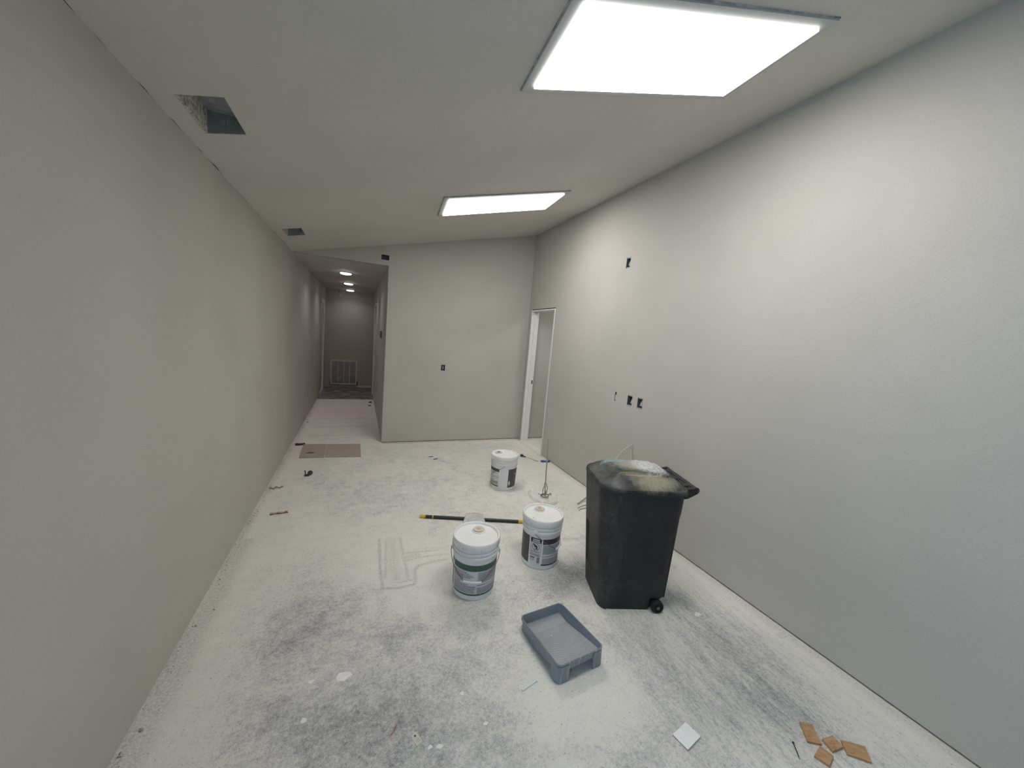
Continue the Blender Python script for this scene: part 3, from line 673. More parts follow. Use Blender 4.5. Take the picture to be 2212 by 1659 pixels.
def label_mesh(kind):
    rr = random.Random(len(kind)); bm = bmesh.new(); d = math.radians
    R0 = lambda z: pail_r(z)+.0006
    R1 = lambda z: pail_r(z)+.0011
    R2 = lambda z: pail_r(z)+.0016
    if kind in ('green', 'plum'):
        acc = 1 if kind == 'green' else 2
        if kind == 'green': lo, hi, mid, zb, zt = d(-62), d(100), d(9), .036, .240
        else: lo, hi, mid, zb, zt = d(8), d(105), None, .036, .240
        arc_patch(bm, lo, hi, zb, zt, R0, 0)
        segs = [(lo, mid), (mid, hi)] if mid is not None else [(lo, hi)]
        for (a, b) in segs:
            arc_patch(bm, a+.0, b-.0012, zt-.040, zt, R1, acc); arc_patch(bm, a+.0, b-.0, zb, zb+.011, R1, acc)
            za, zc_ = zb+.014, zt-.046; h = zc_-za
            first = (a == lo)
            if first and kind == 'green':
                text_block(bm, a+.04, b-.05, za+h*.68, zc_, .0085, rr, .0011, fill=.55, ragged=.55)
                arc_patch(bm, a+.03, a+(b-a)*.5, za+h*.63, za+h*.84, R2, 7)
                text_block(bm, a+.04, b-.3, za+h*.34, za+h*.62, .012, rr, .0011, fill=.5, ragged=.6)
                arc_patch(bm, a+.03, b-.05, za+h*.30, za+h*.335, R1, 4)
                text_block(bm, a+.04, b-.03, za, za+h*.28, .0048, rr, .0011, fill=.66, ragged=.08)
            else:
                text_block(bm, a+.04, b-.05, za+h*.50, zc_, .0050, rr, .0011, fill=.62, ragged=.12)
                text_block(bm, a+.04, b-.05, za+h*.33, za+h*.46, .012, rr, .0011, fill=.4, ragged=.5)
                text_block(bm, a+.04, b-.04, za, za+h*.30, .0048, rr, .0011, fill=.66, ragged=.08)
        if kind == 'green':
            arc_patch(bm, d(-78), d(-66), zb+.01, zt, R0, 0); arc_patch(bm, d(-77), d(-68), zb+.02, zt-.06, R1, 4); arc_patch(bm, d(-77), d(-67), zt-.03, zt, R1, 5)
    if kind == 'dark':
        arc_patch(bm, d(-100), d(-34), .036, .244, R0, 3)
        for k in range(9):                                     # scuffs
            t = rr.uniform(-1.5, -.65); z = rr.uniform(.06, .2); arc_patch(bm, t, t+rr.uniform(.008, .03), z, z+rr.uniform(.005, .02), R1, 4)
    if kind == 'warning':
        a, b = d(-29), d(4)
        arc_patch(bm, a, b, .036, .240, R0, 0)
        # black frame and heading
        for q in ((a, b, .236, .240), (a, a+.012, .108, .24), (b-.012, b, .108, .24), (a, b, .105, .108)): arc_patch(bm, *q, R1, 5)
        arc_patch(bm, a, b, .206, .240, R1, 5)
        arc_patch(bm, a+.12, b-.10, .224, .233, R2, 0); arc_patch(bm, a+.10, b-.08, .211, .219, R2, 0)
        # crossed-out circle: toddler tipping head first into a pail
        ct, cz, rad = (a+b)/2, .174, .028
        def disc_pt(u, v, off): z = cz+v*rad; r = pail_r(z)+off; t = ct+u*rad/r; return (r*math.sin(t), -r*math.cos(t), z)
        n = 40; o_ = [bm.verts.new(disc_pt(math.cos(6.2832*k/n), math.sin(6.2832*k/n), .0012)) for k in range(n)]
        i_ = [bm.verts.new(disc_pt(.90*math.cos(6.2832*k/n), .90*math.sin(6.2832*k/n), .0012)) for k in range(n)]
        for k in range(n): bm.faces.new((o_[k], o_[(k+1) % n], i_[(k+1) % n], i_[k])).material_index = 5
        shapes = [[(-.66, .55), (-.5, .72), (-.28, .66), (-.05, .52), (.25, .42), (.46, .16), (.50, -.12), (.36, -.42), (.16, -.55), (.06, -.36), (.12, -.12), (-.06, .02), (-.18, -.16), (-.36, -.1), (-.3, .14), (-.42, .3), (-.6, .38)],
                  [(.02, -.40), (.18, -.30), (.36, -.38), (.36, -.62), (.20, -.74), (.04, -.62)],
                  [(-.42, -.52), (.0, -.66), (-.06, -.82), (-.42, -.68)]]
        for s in shapes:
            vs_ = [bm.verts.new(disc_pt(u, v, .0013)) for u, v in s]
            for tri in tessellate_polygon([[Vector((u, v, 0)) for u, v in s]]): bm.faces.new([vs_[i] for i in tri]).material_index = 5
        q = [(-.70, .56), (-.60, .68), (.70, -.56), (.60, -.68)]
        vs_ = [bm.verts.new(disc_pt(u, v, .0016)) for u, v in (q[0], q[3], q[2], q[1])]; bm.faces.new(vs_).material_index = 5
        text_block(bm, a+.03, b-.03, .128, .142, .0048, rr, .0011, 5, .6, .1); text_block(bm, a+.03, b-.03, .109, .126, .0052, rr, .0011, 4, .6, .1)
        # address block and barcode
        arc_patch(bm, a+.02, a+.27, .086, .094, R1, 5); text_block(bm, a+.02, a+.26, .062, .083, .0062, rr, .0011, 4, .5, .3)
        t = b-.17
        while t < b-.03:
            wd = rr.choice((.006, .010, .016)); arc_patch(bm, t, t+wd, .052, .098, R1, 5, 1); t += wd+rr.choice((.006, .009))
    if kind == 'sheet':          # farther pail, left panel
        a, b = d(-100), d(-19)
        arc_patch(bm, a, b, .040, .238, R0, 0); arc_patch(bm, a, b-.01, .204, .238, R1, 3); arc_patch(bm, a, b-.02, .040, .050, R1, 5)
        text_block(bm, a, b-.05, .170, .200, .0085, rr, .0011, fill=.5, ragged=.4); arc_patch(bm, d(-90), b-.03, .142, .145, R1, 5)
        text_block(bm, a, b-.05, .104, .138, .010, rr, .0011, fill=.4, ragged=.5); text_block(bm, a, b-.03, .055, .098, .0060, rr, .0011, fill=.75, ragged=.05)
        arc_patch(bm, d(-50), b-.05, .060, .066, R2, 0)
    if kind == 'scuffed':        # farther pail, right panel with torn spots
        a, b = d(23), d(84)
        arc_patch(bm, a, b, .036, .240, R0, 3); arc_patch(bm, a, b, .036, .044, R1, 5); arc_patch(bm, a, a+.03, .04, .236, R1, 5); arc_patch(bm, d(70), b, .16, .236, R1, 5)
        n = 18; cz, ct = .086, a+.13
        vs_ = [bm.verts.new((lambda t, z: (R2(z)*math.sin(t), -R2(z)*math.cos(t), z))(ct+.085*math.cos(6.283*k/n)*(1+.12*math.sin(5*k)), cz+.026*math.sin(6.283*k/n))) for k in range(n)]
        bm.faces.new(vs_).material_index = 6
        arc_patch(bm, a+.10, a+.125, .045, .064, R2, 6, 1); arc_patch(bm, d(62), d(68), .168, .186, R2, 6, 1); arc_patch(bm, d(60), d(62), .10, .150, R2, 4, 1)
    me = bpy.data.meshes.new('label'); bm.to_mesh(me); bm.free()
    for mt in LM: me.materials.append(mt)
    return me
def pail(x, y, ear_deg, side, drop, labels, label, cap_ang, cap_r, cap_mat, dirt):
    """5-gallon pail; local -y points to the viewer; ear_deg places the handle pivot, side tells which way the bail hangs"""
    face = math.atan2(CAM.y-y, CAM.x-x)+math.pi/2
    e = tag(empty('plaster_pail', (x, y, 0), face), label, 'bucket', 'white five gallon pails')
    bm = bmesh.new()
    lathe(bm, [(.126, .0), (.1305, .003), (.1325, .008), (pail_r(.12), .12), (pail_r(.24), .242), (.1415, .250), (.1425, .262), (.1462, .268), (.1475, .282), (.1472, .287),
               (.1425, .290), (.1425, .300), (.1475, .303), (.1482, .312), (.1425, .316), (.1425, .335)], 96)
    bmobj('bucket_body', bm, e, PLASTIC_W, smooth=32)
    bm = bmesh.new()
    lathe(bm, [(.1468, .330), (.1500, .3305), (.1512, .336), (.1505, .352), (.1512, .362), (.1500, .370), (.1475, .3735), (.1405, .3735), (.1375, .3715), (.1355, .3630), (.1325, .3600), (.1290, .3590), (.06, .3620), (.012, .3625)], 96)
    lid = bmobj('lid', bm, e, PLASTIC_L, smooth=32)
    for k in range(8):
        t = 2*math.pi*k/8+.25; bm = bmesh.new(); box(bm, (-.0008, -.1518, .333), (.0008, -.1495, .3505)); bmesh.ops.rotate(bm, verts=bm.verts, cent=(0, 0, 0), matrix=Matrix.Rotation(t, 3, 'Z'))
        bmobj('tear_notch', bm, lid, NOTCH)
    # pour spout towards the back of the lid
    cx, cy = cap_r*math.sin(cap_ang), -cap_r*math.cos(cap_ang)
    bm = bmesh.new(); lathe(bm, [(.045, .3600), (.044, .3665), (.0410, .3690), (.0375, .3680), (.0370, .3640)], 48, c=(cx, cy, 0)); sp = bmobj('spout_ring', bm, lid, PLASTIC_L, smooth=35)
    bm = bmesh.new(); lathe(bm, [(.0355, .3620), (.0355, .3730), (.033, .3755), (.004, .3760)], 48, c=(cx, cy, 0)); bmobj('spout_cap', bm, lid, CHALK, smooth=35)
    bm = bmesh.new(); lathe(bm, [(.0150, .3758), (.0145, .3766), (.001, .3767)], 24, c=(cx-.001, cy, 0)); bmobj('cap_sticker', bm, lid, cap_mat, smooth=35)
    if dirt:
        rr = random.Random(dirt); bm = bmesh.new()
        for k in range(12):
            t = rr.uniform(2.3, 3.6); r = rr.choice((rr.uniform(.136, .148), rr.uniform(.03, .11))); 
            if r < .12: t = rr.uniform(-.9, .4)
            z0 = .3736 if r > .13 else .3618; s = rr.uniform(.0015, .005)
            lathe(bm, [(s, 0), (s*.5, .0012)], 6, c=(r*math.sin(t), -r*math.cos(t), z0-.0006))
        o = bmobj('grit', bm, lid, flat('dark_grit', (.07, .065, .06, 1), .9)); o['kind'] = 'stuff'
    for kind in labels:
        o = link('label', label_mesh(kind), e)
        o['label'] = {'green': 'label with dark green bands and rows of grey text', 'plum': 'label with plum bands and rows of grey text', 'dark': 'plain charcoal label panel',
                      'warning': 'warning label with a crossed out circle and a barcode', 'sheet': 'white label with dark header and text lines', 'scuffed': 'charcoal label panel with torn pale spots'}[kind]
    # bail with ears and grip
    a0 = math.radians(ear_deg); h = empty('bail_handle', (0, 0, 0)); h.parent = e
    ze = .277; n = 48; pts = []
    for k in range(n+1):
        t = math.pi*k/n; s = math.sin(t)
        r = .156+.004*s*0-.012*s**2*(1 if drop > .06 else 0); 
        ang = a0+side*t; pts.append((r*math.sin(ang), -r*math.cos(ang), ze-drop*min(1, 1.32*(1-abs(2*k/n-1)))))
    tubeobj('bail_wire', pts, .0022, h, STEEL, 8)
    gp = pts[n//2-6:n//2+7]
    tubeobj('grip', gp, .0070, h, PLASTIC_W, 12)
    for s in (0, 1):
        ang = a0+side*math.pi*s; bm = bmesh.new(); box(bm, (-.014, -.1530, .262), (.014, -.1400, .300)); bmesh.ops.rotate(bm, verts=bm.verts, cent=(0, 0, 0), matrix=Matrix.Rotation(ang, 3, 'Z'))
        bmobj('ear', bm, e, PLASTIC_W, bevel=.003)
    return e
pail(1.5086, 2.0565, -92, 1, .145, ['green'], 'white pail with a green banded label, nearest and left of the two front pails', math.radians(170), .054, ORANGE, 0)
pail(2.0703, 2.2082, -16, 1, .125, ['dark', 'warning', 'plum'], 'white pail with a plum label and crossed circle warning, beside the black cart', math.radians(208), .066, ORANGE, 5)
pail(2.2864, 3.5253, 4, -1, .125, ['sheet', 'scuffed'], 'white pail with charcoal label panels standing alone farther back', math.radians(246), .075, BLACK, 9)

# ================================================================== WHEELED CART
BX, BY, BTH = 2.44, 1.7497, -.311
cart = tag(empty('wheeled_trash_cart', (BX, BY, 0), BTH), 'black wheeled trash cart with a paint splashed lid by the right wall', 'trash can')
def cart_body():
    Hh = .790; NZ = 130; V = []; F = []; loops = []
    def dims(z):
        t = z/Hh; return (-.190-.078*t, .254+.020*t, .187+.039*t, .075+.03*t)      # back and front reach, half width, corner radius
    def ss(u, w): return 1/(1+math.exp(-max(-40, min(40, u/w))))
    for q in range(NZ+1):
        z = Hh*q/NZ; xa, xb, b, r = dims(z); a = (xb-xa)/2; xc = (xa+xb)/2; row = []
        for x, y in rr_loop(a, b, r, 10, 52):
            xx, yy, zz = x+xc, y, z
            if xx > .128 and z < .082: zz = .082+.0004*z                 # wheel wells under the back corners
            if abs(y) > b-.02:                                           # pressed panel on the two long sides
                f = ss(xx+.090+.22*max(0, .25-z), .0022)*ss(.475+.10*(xx+.1)-z, .0022)*ss(.230-xx, .004)
                yy -= math.copysign(.014*f, y)
                yy -= math.copysign(.0060*ss(.165+.55*max(0, xx+.05)-z, .004)*ss(.03-xx, .01), y)*ss(z-.012, .004)
            if x < -a+.012 and abs(y) < b-r+.02: xx += .009*ss(.455-z, .003)*ss(b-r-.005-abs(y), .003)*ss(z-.16-.1*abs(y), .004)
            if xx > xb-.03: xx -= .016*ss(.640-z, .004)*ss(.13-abs(y), .01)+.004*ss(.640-z, .004)
            row.append(len(V)); V.append((xx, yy, zz))
        loops.append(row)
    for a, b in zip(loops, loops[1:]):
        n = len(a)
        for i in range(n): F.append((a[i], a[(i+1) % n], b[(i+1) % n], b[i]))
    F.append(tuple(loops[0][::-1])); F.append(tuple(loops[-1]))
    return pyobj('cart_body', V, F, cart, BINM, smooth=30)
cart_body()
bm = bmesh.new()      # rolled rim of the body under the lid
lp = [(x+.0116, y) for x, y in rr_loop(.274, .231, .107, 12, 6)]; tube(bm, [(x, y, .784) for x, y in lp], .0065, 8, closed=True); bmobj('rim', bm, cart, BLACKP, smooth=60)
def cart_lid():
    A, B, R = .280, .2362, .11; ys = rr_rows(B, R, 52, 12); NX = 96; V = []; F = []
    def sm(u): u = max(0, min(1, u)); return u*u*(3-2*u)
    def hgt(x, y, d):
        h = .012*sm(d/.006)
        bev = min((x+A-.022)/.115, (A-.022-x)/.075, (y+B-.018)/.060, (B-.018-y)/.060, (d-.018)/.060)
        h += .050*max(0, min(1, bev))                                   # bevelled flanks with creases at the corners
        cx = x-.005; ex = max(0, 1-(cx/.215)**2)                         # raised arched crown over the far two thirds
        cr = sm((y+.108+.035*(x/.2)**2)/.006)*sm((B-.060-y)/.05)*sm((.205-abs(cx))/.030)
        h += cr*(.007+.010*ex)
        return h
    rows = []
    for y in ys:
        hw = halfw(y, A, B, R); row = []
        for k in range(NX+1):
            x = hw*(-1+2*k/NX)
            # distance to the rounded edge
            qx, qy = abs(x)-(A-R), abs(y)-(B-R)
            d = R-math.hypot(max(qx, 0), max(qy, 0)) if (qx > 0 or qy > 0) else R+min(-max(qx, qy), 1)
            if qx > 0 and qy <= 0: d = A-abs(x)
            if qy > 0 and qx <= 0: d = B-abs(y)
            row.append(len(V)); V.append((x+.0116, y, .798+hgt(x, y, max(0, d))))
        rows.append(row)
    for a, b in zip(rows, rows[1:]):
        for k in range(NX): F.append((a[k], a[k+1], b[k+1], b[k]))
    bd = rows[0]+[r[-1] for r in rows[1:-1]]+rows[-1][::-1]+[r[0] for r in rows[-2:0:-1]]
    low = []
    for i in bd: x, y, z = V[i]; low.append(len(V)); V.append((x, y, .788))
    low2 = []
    for i in bd: x, y, z = V[i]; low2.append(len(V)); V.append(((x-.0116)*.96+.0116, y*.96, .7885))
    n = len(bd)
    for i in range(n): j = (i+1) % n; F.append((bd[i], low[i], low[j], bd[j])); F.append((low[i], low2[i], low2[j], low[j]))
    F.append(tuple(low2))
    return pyobj('cart_lid', V, F, cart, LIDM, smooth=9)
lidc = cart_lid()
# handle: bar between two brackets behind the lid
hd = empty('handle', (0, 0, 0)); hd.parent = cart
HX, HZ, HY = .326, .806, .166
tubeobj('bar', [(HX, -HY, HZ), (HX, HY, HZ)], .0165, hd, BLACKP, 16)
for s in (-1, 1):
    bm = bmesh.new(); y0, y1 = sorted((s*HY, s*(HY+.020)))
    prof = [(.256, .748), (.276, .752), (.334, .786), (.345, .804), (.339, .820), (.325, .825), (.296, .818), (.262, .812)]
    lo = [bm.verts.new((x, y0, z)) for x, z in prof]; hi = [bm.verts.new((x, y1, z)) for x, z in prof]
    bm.faces.new(lo); bm.faces.new(hi[::-1])
    for i in range(len(prof)): bm.faces.new((lo[i], lo[(i+1) % len(prof)], hi[(i+1) % len(prof)], hi[i]))
    bmobj('bracket', bm, hd, BLACKP, bevel=.003)
    bm = bmesh.new(); lathe(bm, [(.009, 0), (.009, .004), (.005, .006)], 16); bmesh.ops.rotate(bm, verts=bm.verts, cent=(0, 0, 0), matrix=Matrix.Rotation(math.pi/2*(-s) , 3, 'X'))
    bmesh.ops.translate(bm, verts=bm.verts, vec=(HX+.004, s*(HY+.020), HZ-.003)); 
    bmobj('bolt', bm, hd, DUSTY, smooth=30)
tubeobj('hinge_rod', [(.300, -.19, .806), (.300, .19, .806)], .009, lidc, BLACKP, 12)
for s in (-1, 0, 1):
    bm = bmesh.new(); box(bm, (.262, s*.12-.022, .794), (.314, s*.12+.022, .818)); bmobj('hinge_lug', bm, lidc, BLACKP, bevel=.006)
# wheels and axle
for s in (-1, 1):
    wh = empty('wheel', (.176, s*.190, .0385), rot=(math.pi/2*s*-1 if s < 0 else -math.pi/2, 0, 0)); wh.parent = cart
    wh.rotation_euler = (math.pi/2 if s < 0 else -math.pi/2, 0, 0)
    bm = bmesh.new(); lathe(bm, [(.026, -.018), (.035, -.018), (.0385, -.013), (.0385, .013), (.035, .018), (.029, .018), (.027, .013), (.014, .013), (.012, .019), (.004, .019)], 40); bmobj('tyre', bm, wh, RUBBER, smooth=35)
    bm = bmesh.new(); lathe(bm, [(.0085, .0185), (.0085, .022), (.004, .024)], 16); bmobj('axle_cap', bm, wh, STEEL, smooth=35)
tubeobj('axle', [(.176, -.17, .0385), (.176, .17, .0385)], .006, cart, STEEL, 10)

# ================================================================== PAINT TRAY
tray = tag(empty('paint_roller_tray', (1.8215, 1.4820, 0), math.radians(5.8)), 'grey plastic roller tray with ribbed ramp on the floor before the cart', 'paint tray')
def ramp_z(y): 
    if y > .095: return .016+.006*max(0, (y-.13)/.04)
    t = (.095-y)/(.095+.184); return .018+.061*max(0, t)**1.05
def tray_mesh():
    a, b, r = .144, .188, .028; V = []; F = []
    NX = 40; ysf = rr_rows(1, r/b, 130, 6)
    def loop_of(ai, bi, ri, zf):
        rows = []
        for t in ysf:
            y = t*bi; hw = halfw(y, ai, bi, ri); rows.append([(hw*(-1+2*k/NX), y, zf(y)) for k in range(NX+1)])
        return rows
    def bd(rows): return rows[0]+[q[-1] for q in rows[1:-1]]+rows[-1][::-1]+[q[0] for q in rows[-2:0:-1]]
    zt = lambda y: .0875-.0125*y/.188
    fl_ = loop_of(a-.013, b-.012, r-.010, ramp_z)
    idx = []
    for row in fl_:
        idr = []
        for x, y, z in row:
            # chevron ribs on the upper ramp
            if -.172 < y < .02 and abs(x) < a-.022:
                ph = (y*1.0-.35*abs(x))/.017; z += .0024*max(0, math.cos(2*math.pi*ph))*min(1, (.02-y)/.03)
            idr.append(len(V)); V.append((x, y, z))
        idx.append(idr)
    for p, q in zip(idx, idx[1:]):
        for k in range(NX): F.append((p[k], p[k+1], q[k+1], q[k]))
    bid = bd(idx)
    zbot = lambda y: max(.004, ramp_z(y)-.024) if y < .05 else .004
    specs = [(a-.0055, b-.0050, r-.003, zt), (a-.0015, b-.0015, r, lambda y: zt(y)+.001), (a, b, r, zt), (a, b, r, lambda y: zt(y)-.0095), (a-.0055, b-.0055, r-.002, lambda y: zt(y)-.0115), (a-.009, b-.0075, r-.004, zbot), (a-.012, b-.0095, r-.006, zbot)]
    prev = bid
    for sp in specs:
        cur = []
        for p in bd(loop_of(*sp)): cur.append(len(V)); V.append(p)
        n = len(cur)
        for i in range(n): j = (i+1) % n; F.append((prev[i], prev[j], cur[j], cur[i]))
        prev = cur
    # underside follows the ramp
    un = []
    for row in loop_of(a-.0125, b-.010, r-.006, lambda y: max(.0045, ramp_z(y)-.004)):
        idr = []
        for p in row: idr.append(len(V)); V.append(p)
        un.append(idr)
    for p, q in zip(un, un[1:]):
        for k in range(NX): F.append((p[k], q[k], q[k+1], p[k+1]))
    ub = bd(un); n = len(ub)
    for i in range(n): j = (i+1) % n; F.append((prev[i], prev[j], ub[j], ub[i]))
    return pyobj('tray_basin', V, F, tray, TRAYM, smooth=40)
tray_mesh()
for s in (-1, 1):
    bm = bmesh.new(); rws = []
    for z, ex in ((.0, .0030), (.006, .0045), (.04, .0025), (.086, .0)):
        cx, cy, rad = .116, -.160, .0275+ex
        out_ = [(cx-.040, cy-rad)]+[(cx+rad*math.sin(math.pi/2*q/8), cy-rad*math.cos(math.pi/2*q/8)) for q in range(9)]+[(cx+rad, cy+.030)]
        ri = rad-.0075
        inn = [(cx+ri, cy+.030)]+[(cx+ri*math.sin(math.pi/2*q/8), cy-ri*math.cos(math.pi/2*q/8)) for q in range(8, -1, -1)]+[(cx-.040, cy-ri)]
        poly = out_+inn
        rws.append([bm.verts.new((s*x, y, z)) for x, y in poly])
    n = len(rws[0])
    for p, q in zip(rws, rws[1:]):
        for i in range(n): bm.faces.new((p[i], p[(i+1) % n], q[(i+1) % n], q[i]))
    bm.faces.new(rws[0][::-1]); bm.faces.new(rws[-1])
    bmobj('leg', bm, tray, TRAYM, smooth=35)
for s in (-1, 1):    # two small feet under the well keep it level
    boxobj('foot', (s*.10-.012, .13, 0), (s*.10+.012, .155, .0042), tray, TRAYM)
bm = bmesh.new(); rows = []                     # skin of dried paint over the well and the ramp
for k in range(161):
    y = -.170+.338*k/160; e0 = .0006*math.sin(k*.45); wd = .1290-.003*max(0, -y/.16)-.012*max(0, (abs(y)-.155)/.013)
    rows.append([bm.verts.new((x_*wd+e0*abs(x_), y, ramp_z(y)+.0016+(.0024*max(0, math.cos(2*math.pi*((y-.35*abs(x_*wd))/.017)))*min(1, (.02-y)/.03) if -.172 < y < .02 else 0))) for x_ in [q/12-1 for q in range(25)]])
for p, q in zip(rows, rows[1:]):
    for i in range(24): bm.faces.new((p[i], p[i+1], q[i+1], q[i]))
o = bmobj('paint_film', bm, tray, PAINTFILM, smooth=60); o['label'] = 'thin film of dried grey paint'
bm = bmesh.new(); lathe(bm, [(.0035, 0), (.002, .0014)], 8, c=(-.020, .040, ramp_z(.04)+.0016)); bmobj('paint_fleck', bm, tray, WHITE_TRIM)
bm = bmesh.new(); box(bm, (-.1372, .055, .040), (-.1350, .060, .064)); bmobj('paint_drip', bm, tray, WHITE_TRIM)

# ================================================================== MIXING PADDLE on its cake of dried compound
mx = fl(1176, 1076)
pd = tag(empty('plaster_cake', (mx.x, mx.y, 0)), 'round cake of dried pale compound under the mixing paddle', 'dried plaster')
V = []; F = []; n = 56; rings = [(0, .010), (.25, .011), (.5, .010), (.66, .015), (.80, .030), (.90, .032), (.97, .020), (1.0, .0)]
for q, (t, z) in enumerate(rings):
    for k in range(n):
        a = 2*math.pi*k/n; nzv = noise.noise(Vector((math.cos(a)*1.3, math.sin(a)*1.3, 3)))
        r = (.150+.018*nzv)*t; zz = max(.008, z*(.8+.9*noise.noise(Vector((math.cos(a)*2.6*t, math.sin(a)*2.6*t, 7))))) if z else -.0005
        V.append((r*math.cos(a), r*math.sin(a)*1.30+.040, zz if t > 0 else .010))
for q in range(len(rings)-1):
    for k in range(n): F.append((q*n+k, q*n+(k+1) % n, (q+1)*n+(k+1) % n, (q+1)*n+k))
F.append(tuple(range((len(rings)-1)*n, len(rings)*n))[::-1])
pyobj('cake', V, F, pd, PLASTER, smooth=60)
for (x0, y0, x1, y1) in ((.06, .05, .085, .005), (.085, .055, .12, .03), (-.03, .09, -.015, .03), (.10, .075, .095, .03)):
    tubeobj('crack', [(x0, y0, .016), ((x0+x1)/2+.006, (y0+y1)/2, .0165), (x1, y1, .017)], .0022, pd, flat('dark_crack', (.16, .155, .14, 1), .9), 6)
mp_ = tag(empty('mixing_paddle', (mx.x, mx.y, .0250), rot=(0, math.radians(-2.4), 0)), 'steel mixing paddle standing upright on the plaster cake', 'mixing paddle')
tubeobj('shaft', [(0, 0, .012), (0, 0, .30), (0, 0, .43)], .0058, mp_, STEEL2, 10); tubeobj('hex_shank', [(0, 0, .43), (0, 0, .61)], .0038, mp_, STEEL2, 6)
tubeobj('base_ring', [(.040*math.cos(2*math.pi*k/32), .040*math.sin(2*math.pi*k/32), .004) for k in range(32)], .0048, mp_, STEEL, 8, closed=True)
for s in range(3):
    a0 = 2*math.pi*s/3+.4; pts = []
    for k in range(17):
        t = k/16; r = .0055+.019*math.sin(math.pi*min(1, .12+.88*t))**.9
        pts.append((r*math.cos(a0+t*1.5), r*math.sin(a0+t*1.5), .006+.140*t))
    tubeobj('helix_blade', pts, .0045, mp_, STEEL2, 8)
for s in range(3):
    a0 = 2*math.pi*s/3+.4; tubeobj('spoke', [(.039*math.cos(a0), .039*math.sin(a0), .004), (0, 0, .010)], .004, mp_, STEEL, 8)

# ================================================================== EXTENSION POLE and grey scrap across it
p0, p1 = fl(907, 1115, .014), fl(1127, 1127, .014); dv = p1-p0; Lp = dv.length
pl = tag(empty('extension_pole', (p0.x, p0.y, .0142), math.atan2(dv.y, dv.x)), 'black extension pole with yellow ends lying behind the front pails', 'pole')
tubeobj('tube', [(.050, 0, 0), (Lp-.030, 0, 0)], .0140, pl, flat('dark_brown_fibreglass', (.020, .018, .017, 1), .4), 18)
tubeobj('end_cap', [(0, 0, -.002), (.006, 0, 0), (.050, 0, 0)], [.0095, .0122, .0125], pl, YELLOW, 16)
tubeobj('collar', [(.108, 0, 0), (.118, 0, 0)], .0142, pl, YELLOW, 18); tubeobj('threaded_tip', [(Lp-.030, 0, 0), (Lp+.012, 0, 0)], .0130, pl, YELLOW, 16)
def lump(name, pts, h, mat, label, cat, z0=0.0, seed=1, rough=.35, group=None):
    """irregular solid with the plan outline pts (floor metres), domed and crumpled"""
    cx = sum(p[0] for p in pts)/len(pts); cy = sum(p[1] for p in pts)/len(pts)
    out = []
    for i, p in enumerate(pts):
        q = pts[(i+1) % len(pts)]
        for k in range(4): out.append((p[0]+(q[0]-p[0])*k/4-cx, p[1]+(q[1]-p[1])*k/4-cy))
    V = []; F = []; n = len(out); rings = [(1, 0), (.97, .5), (.8, .85), (.5, 1.0), (.2, .95)]
    for t, z in rings:
        for i, (x, y) in enumerate(out):
            zz = h*z*(1+rough*noise.noise(Vector((x*40*t+seed, y*40*t, seed*3.1)))) if z else 0
            V.append((x*t, y*t, zz))
    for a in range(len(rings)-1):
        for i in range(n): F.append((a*n+i, a*n+(i+1) % n, (a+1)*n+(i+1) % n, (a+1)*n+i))
    F.append(tuple(range(n))[::-1]); F.append(tuple(range((len(rings)-1)*n, len(rings)*n)))
    o = pyobj(name, V, F, None, mat, smooth=50, loc=(cx, cy, z0)); tag(o, label, cat, group); return o
def crumple(name, quad, amp, mat, label, cat, z, seed):
    """crumpled sheet with thickness spanning the four floor-plan corners, draped with height z(u, v)"""
    N_ = 18; V = []; F = []; c = sum((Vector((q[0], q[1], 0)) for q in quad), Vector())/4
    for j in range(N_+1):
        for i in range(N_+1):
            u, v = i/N_, j/N_; a = Vector(quad[0]).lerp(Vector(quad[1]), u); b = Vector(quad[3]).lerp(Vector(quad[2]), u); p = a.lerp(b, v)
            edge = .010*noise.noise(Vector((u*6, v*6, seed)))
            p = Vector((p[0]+edge, p[1]+.7*edge, 0)); zz = z(u, v)+amp*abs(noise.noise(Vector((u*5, v*5, seed+4))))+.0012
            V.append((p.x-c.x, p.y-c.y, zz))
    for j in range(N_):
        for i in range(N_): q = j*(N_+1)+i; F.append((q, q+1, q+N_+2, q+N_+1))
    o = pyobj(name, V, F, None, mat, smooth=50, loc=(c.x, c.y, 0)); md = o.modifiers.new('thickness', 'SOLIDIFY'); md.thickness = .0011; md.offset = 1
    return tag(o, label, cat)
pm = fl(1022, 1120, .014)
def drape(u, v): return .040*math.exp(-((v-.70)/.26)**2)
crumple('plastic_sheet', [fl(992, 1143)[:2], fl(1056, 1143)[:2], fl(1036, 1112)[:2], fl(1012, 1111)[:2]], .016, GREYSCRAP, 'crumpled grey plastic scrap draped over the black pole', 'scrap', drape, 2)

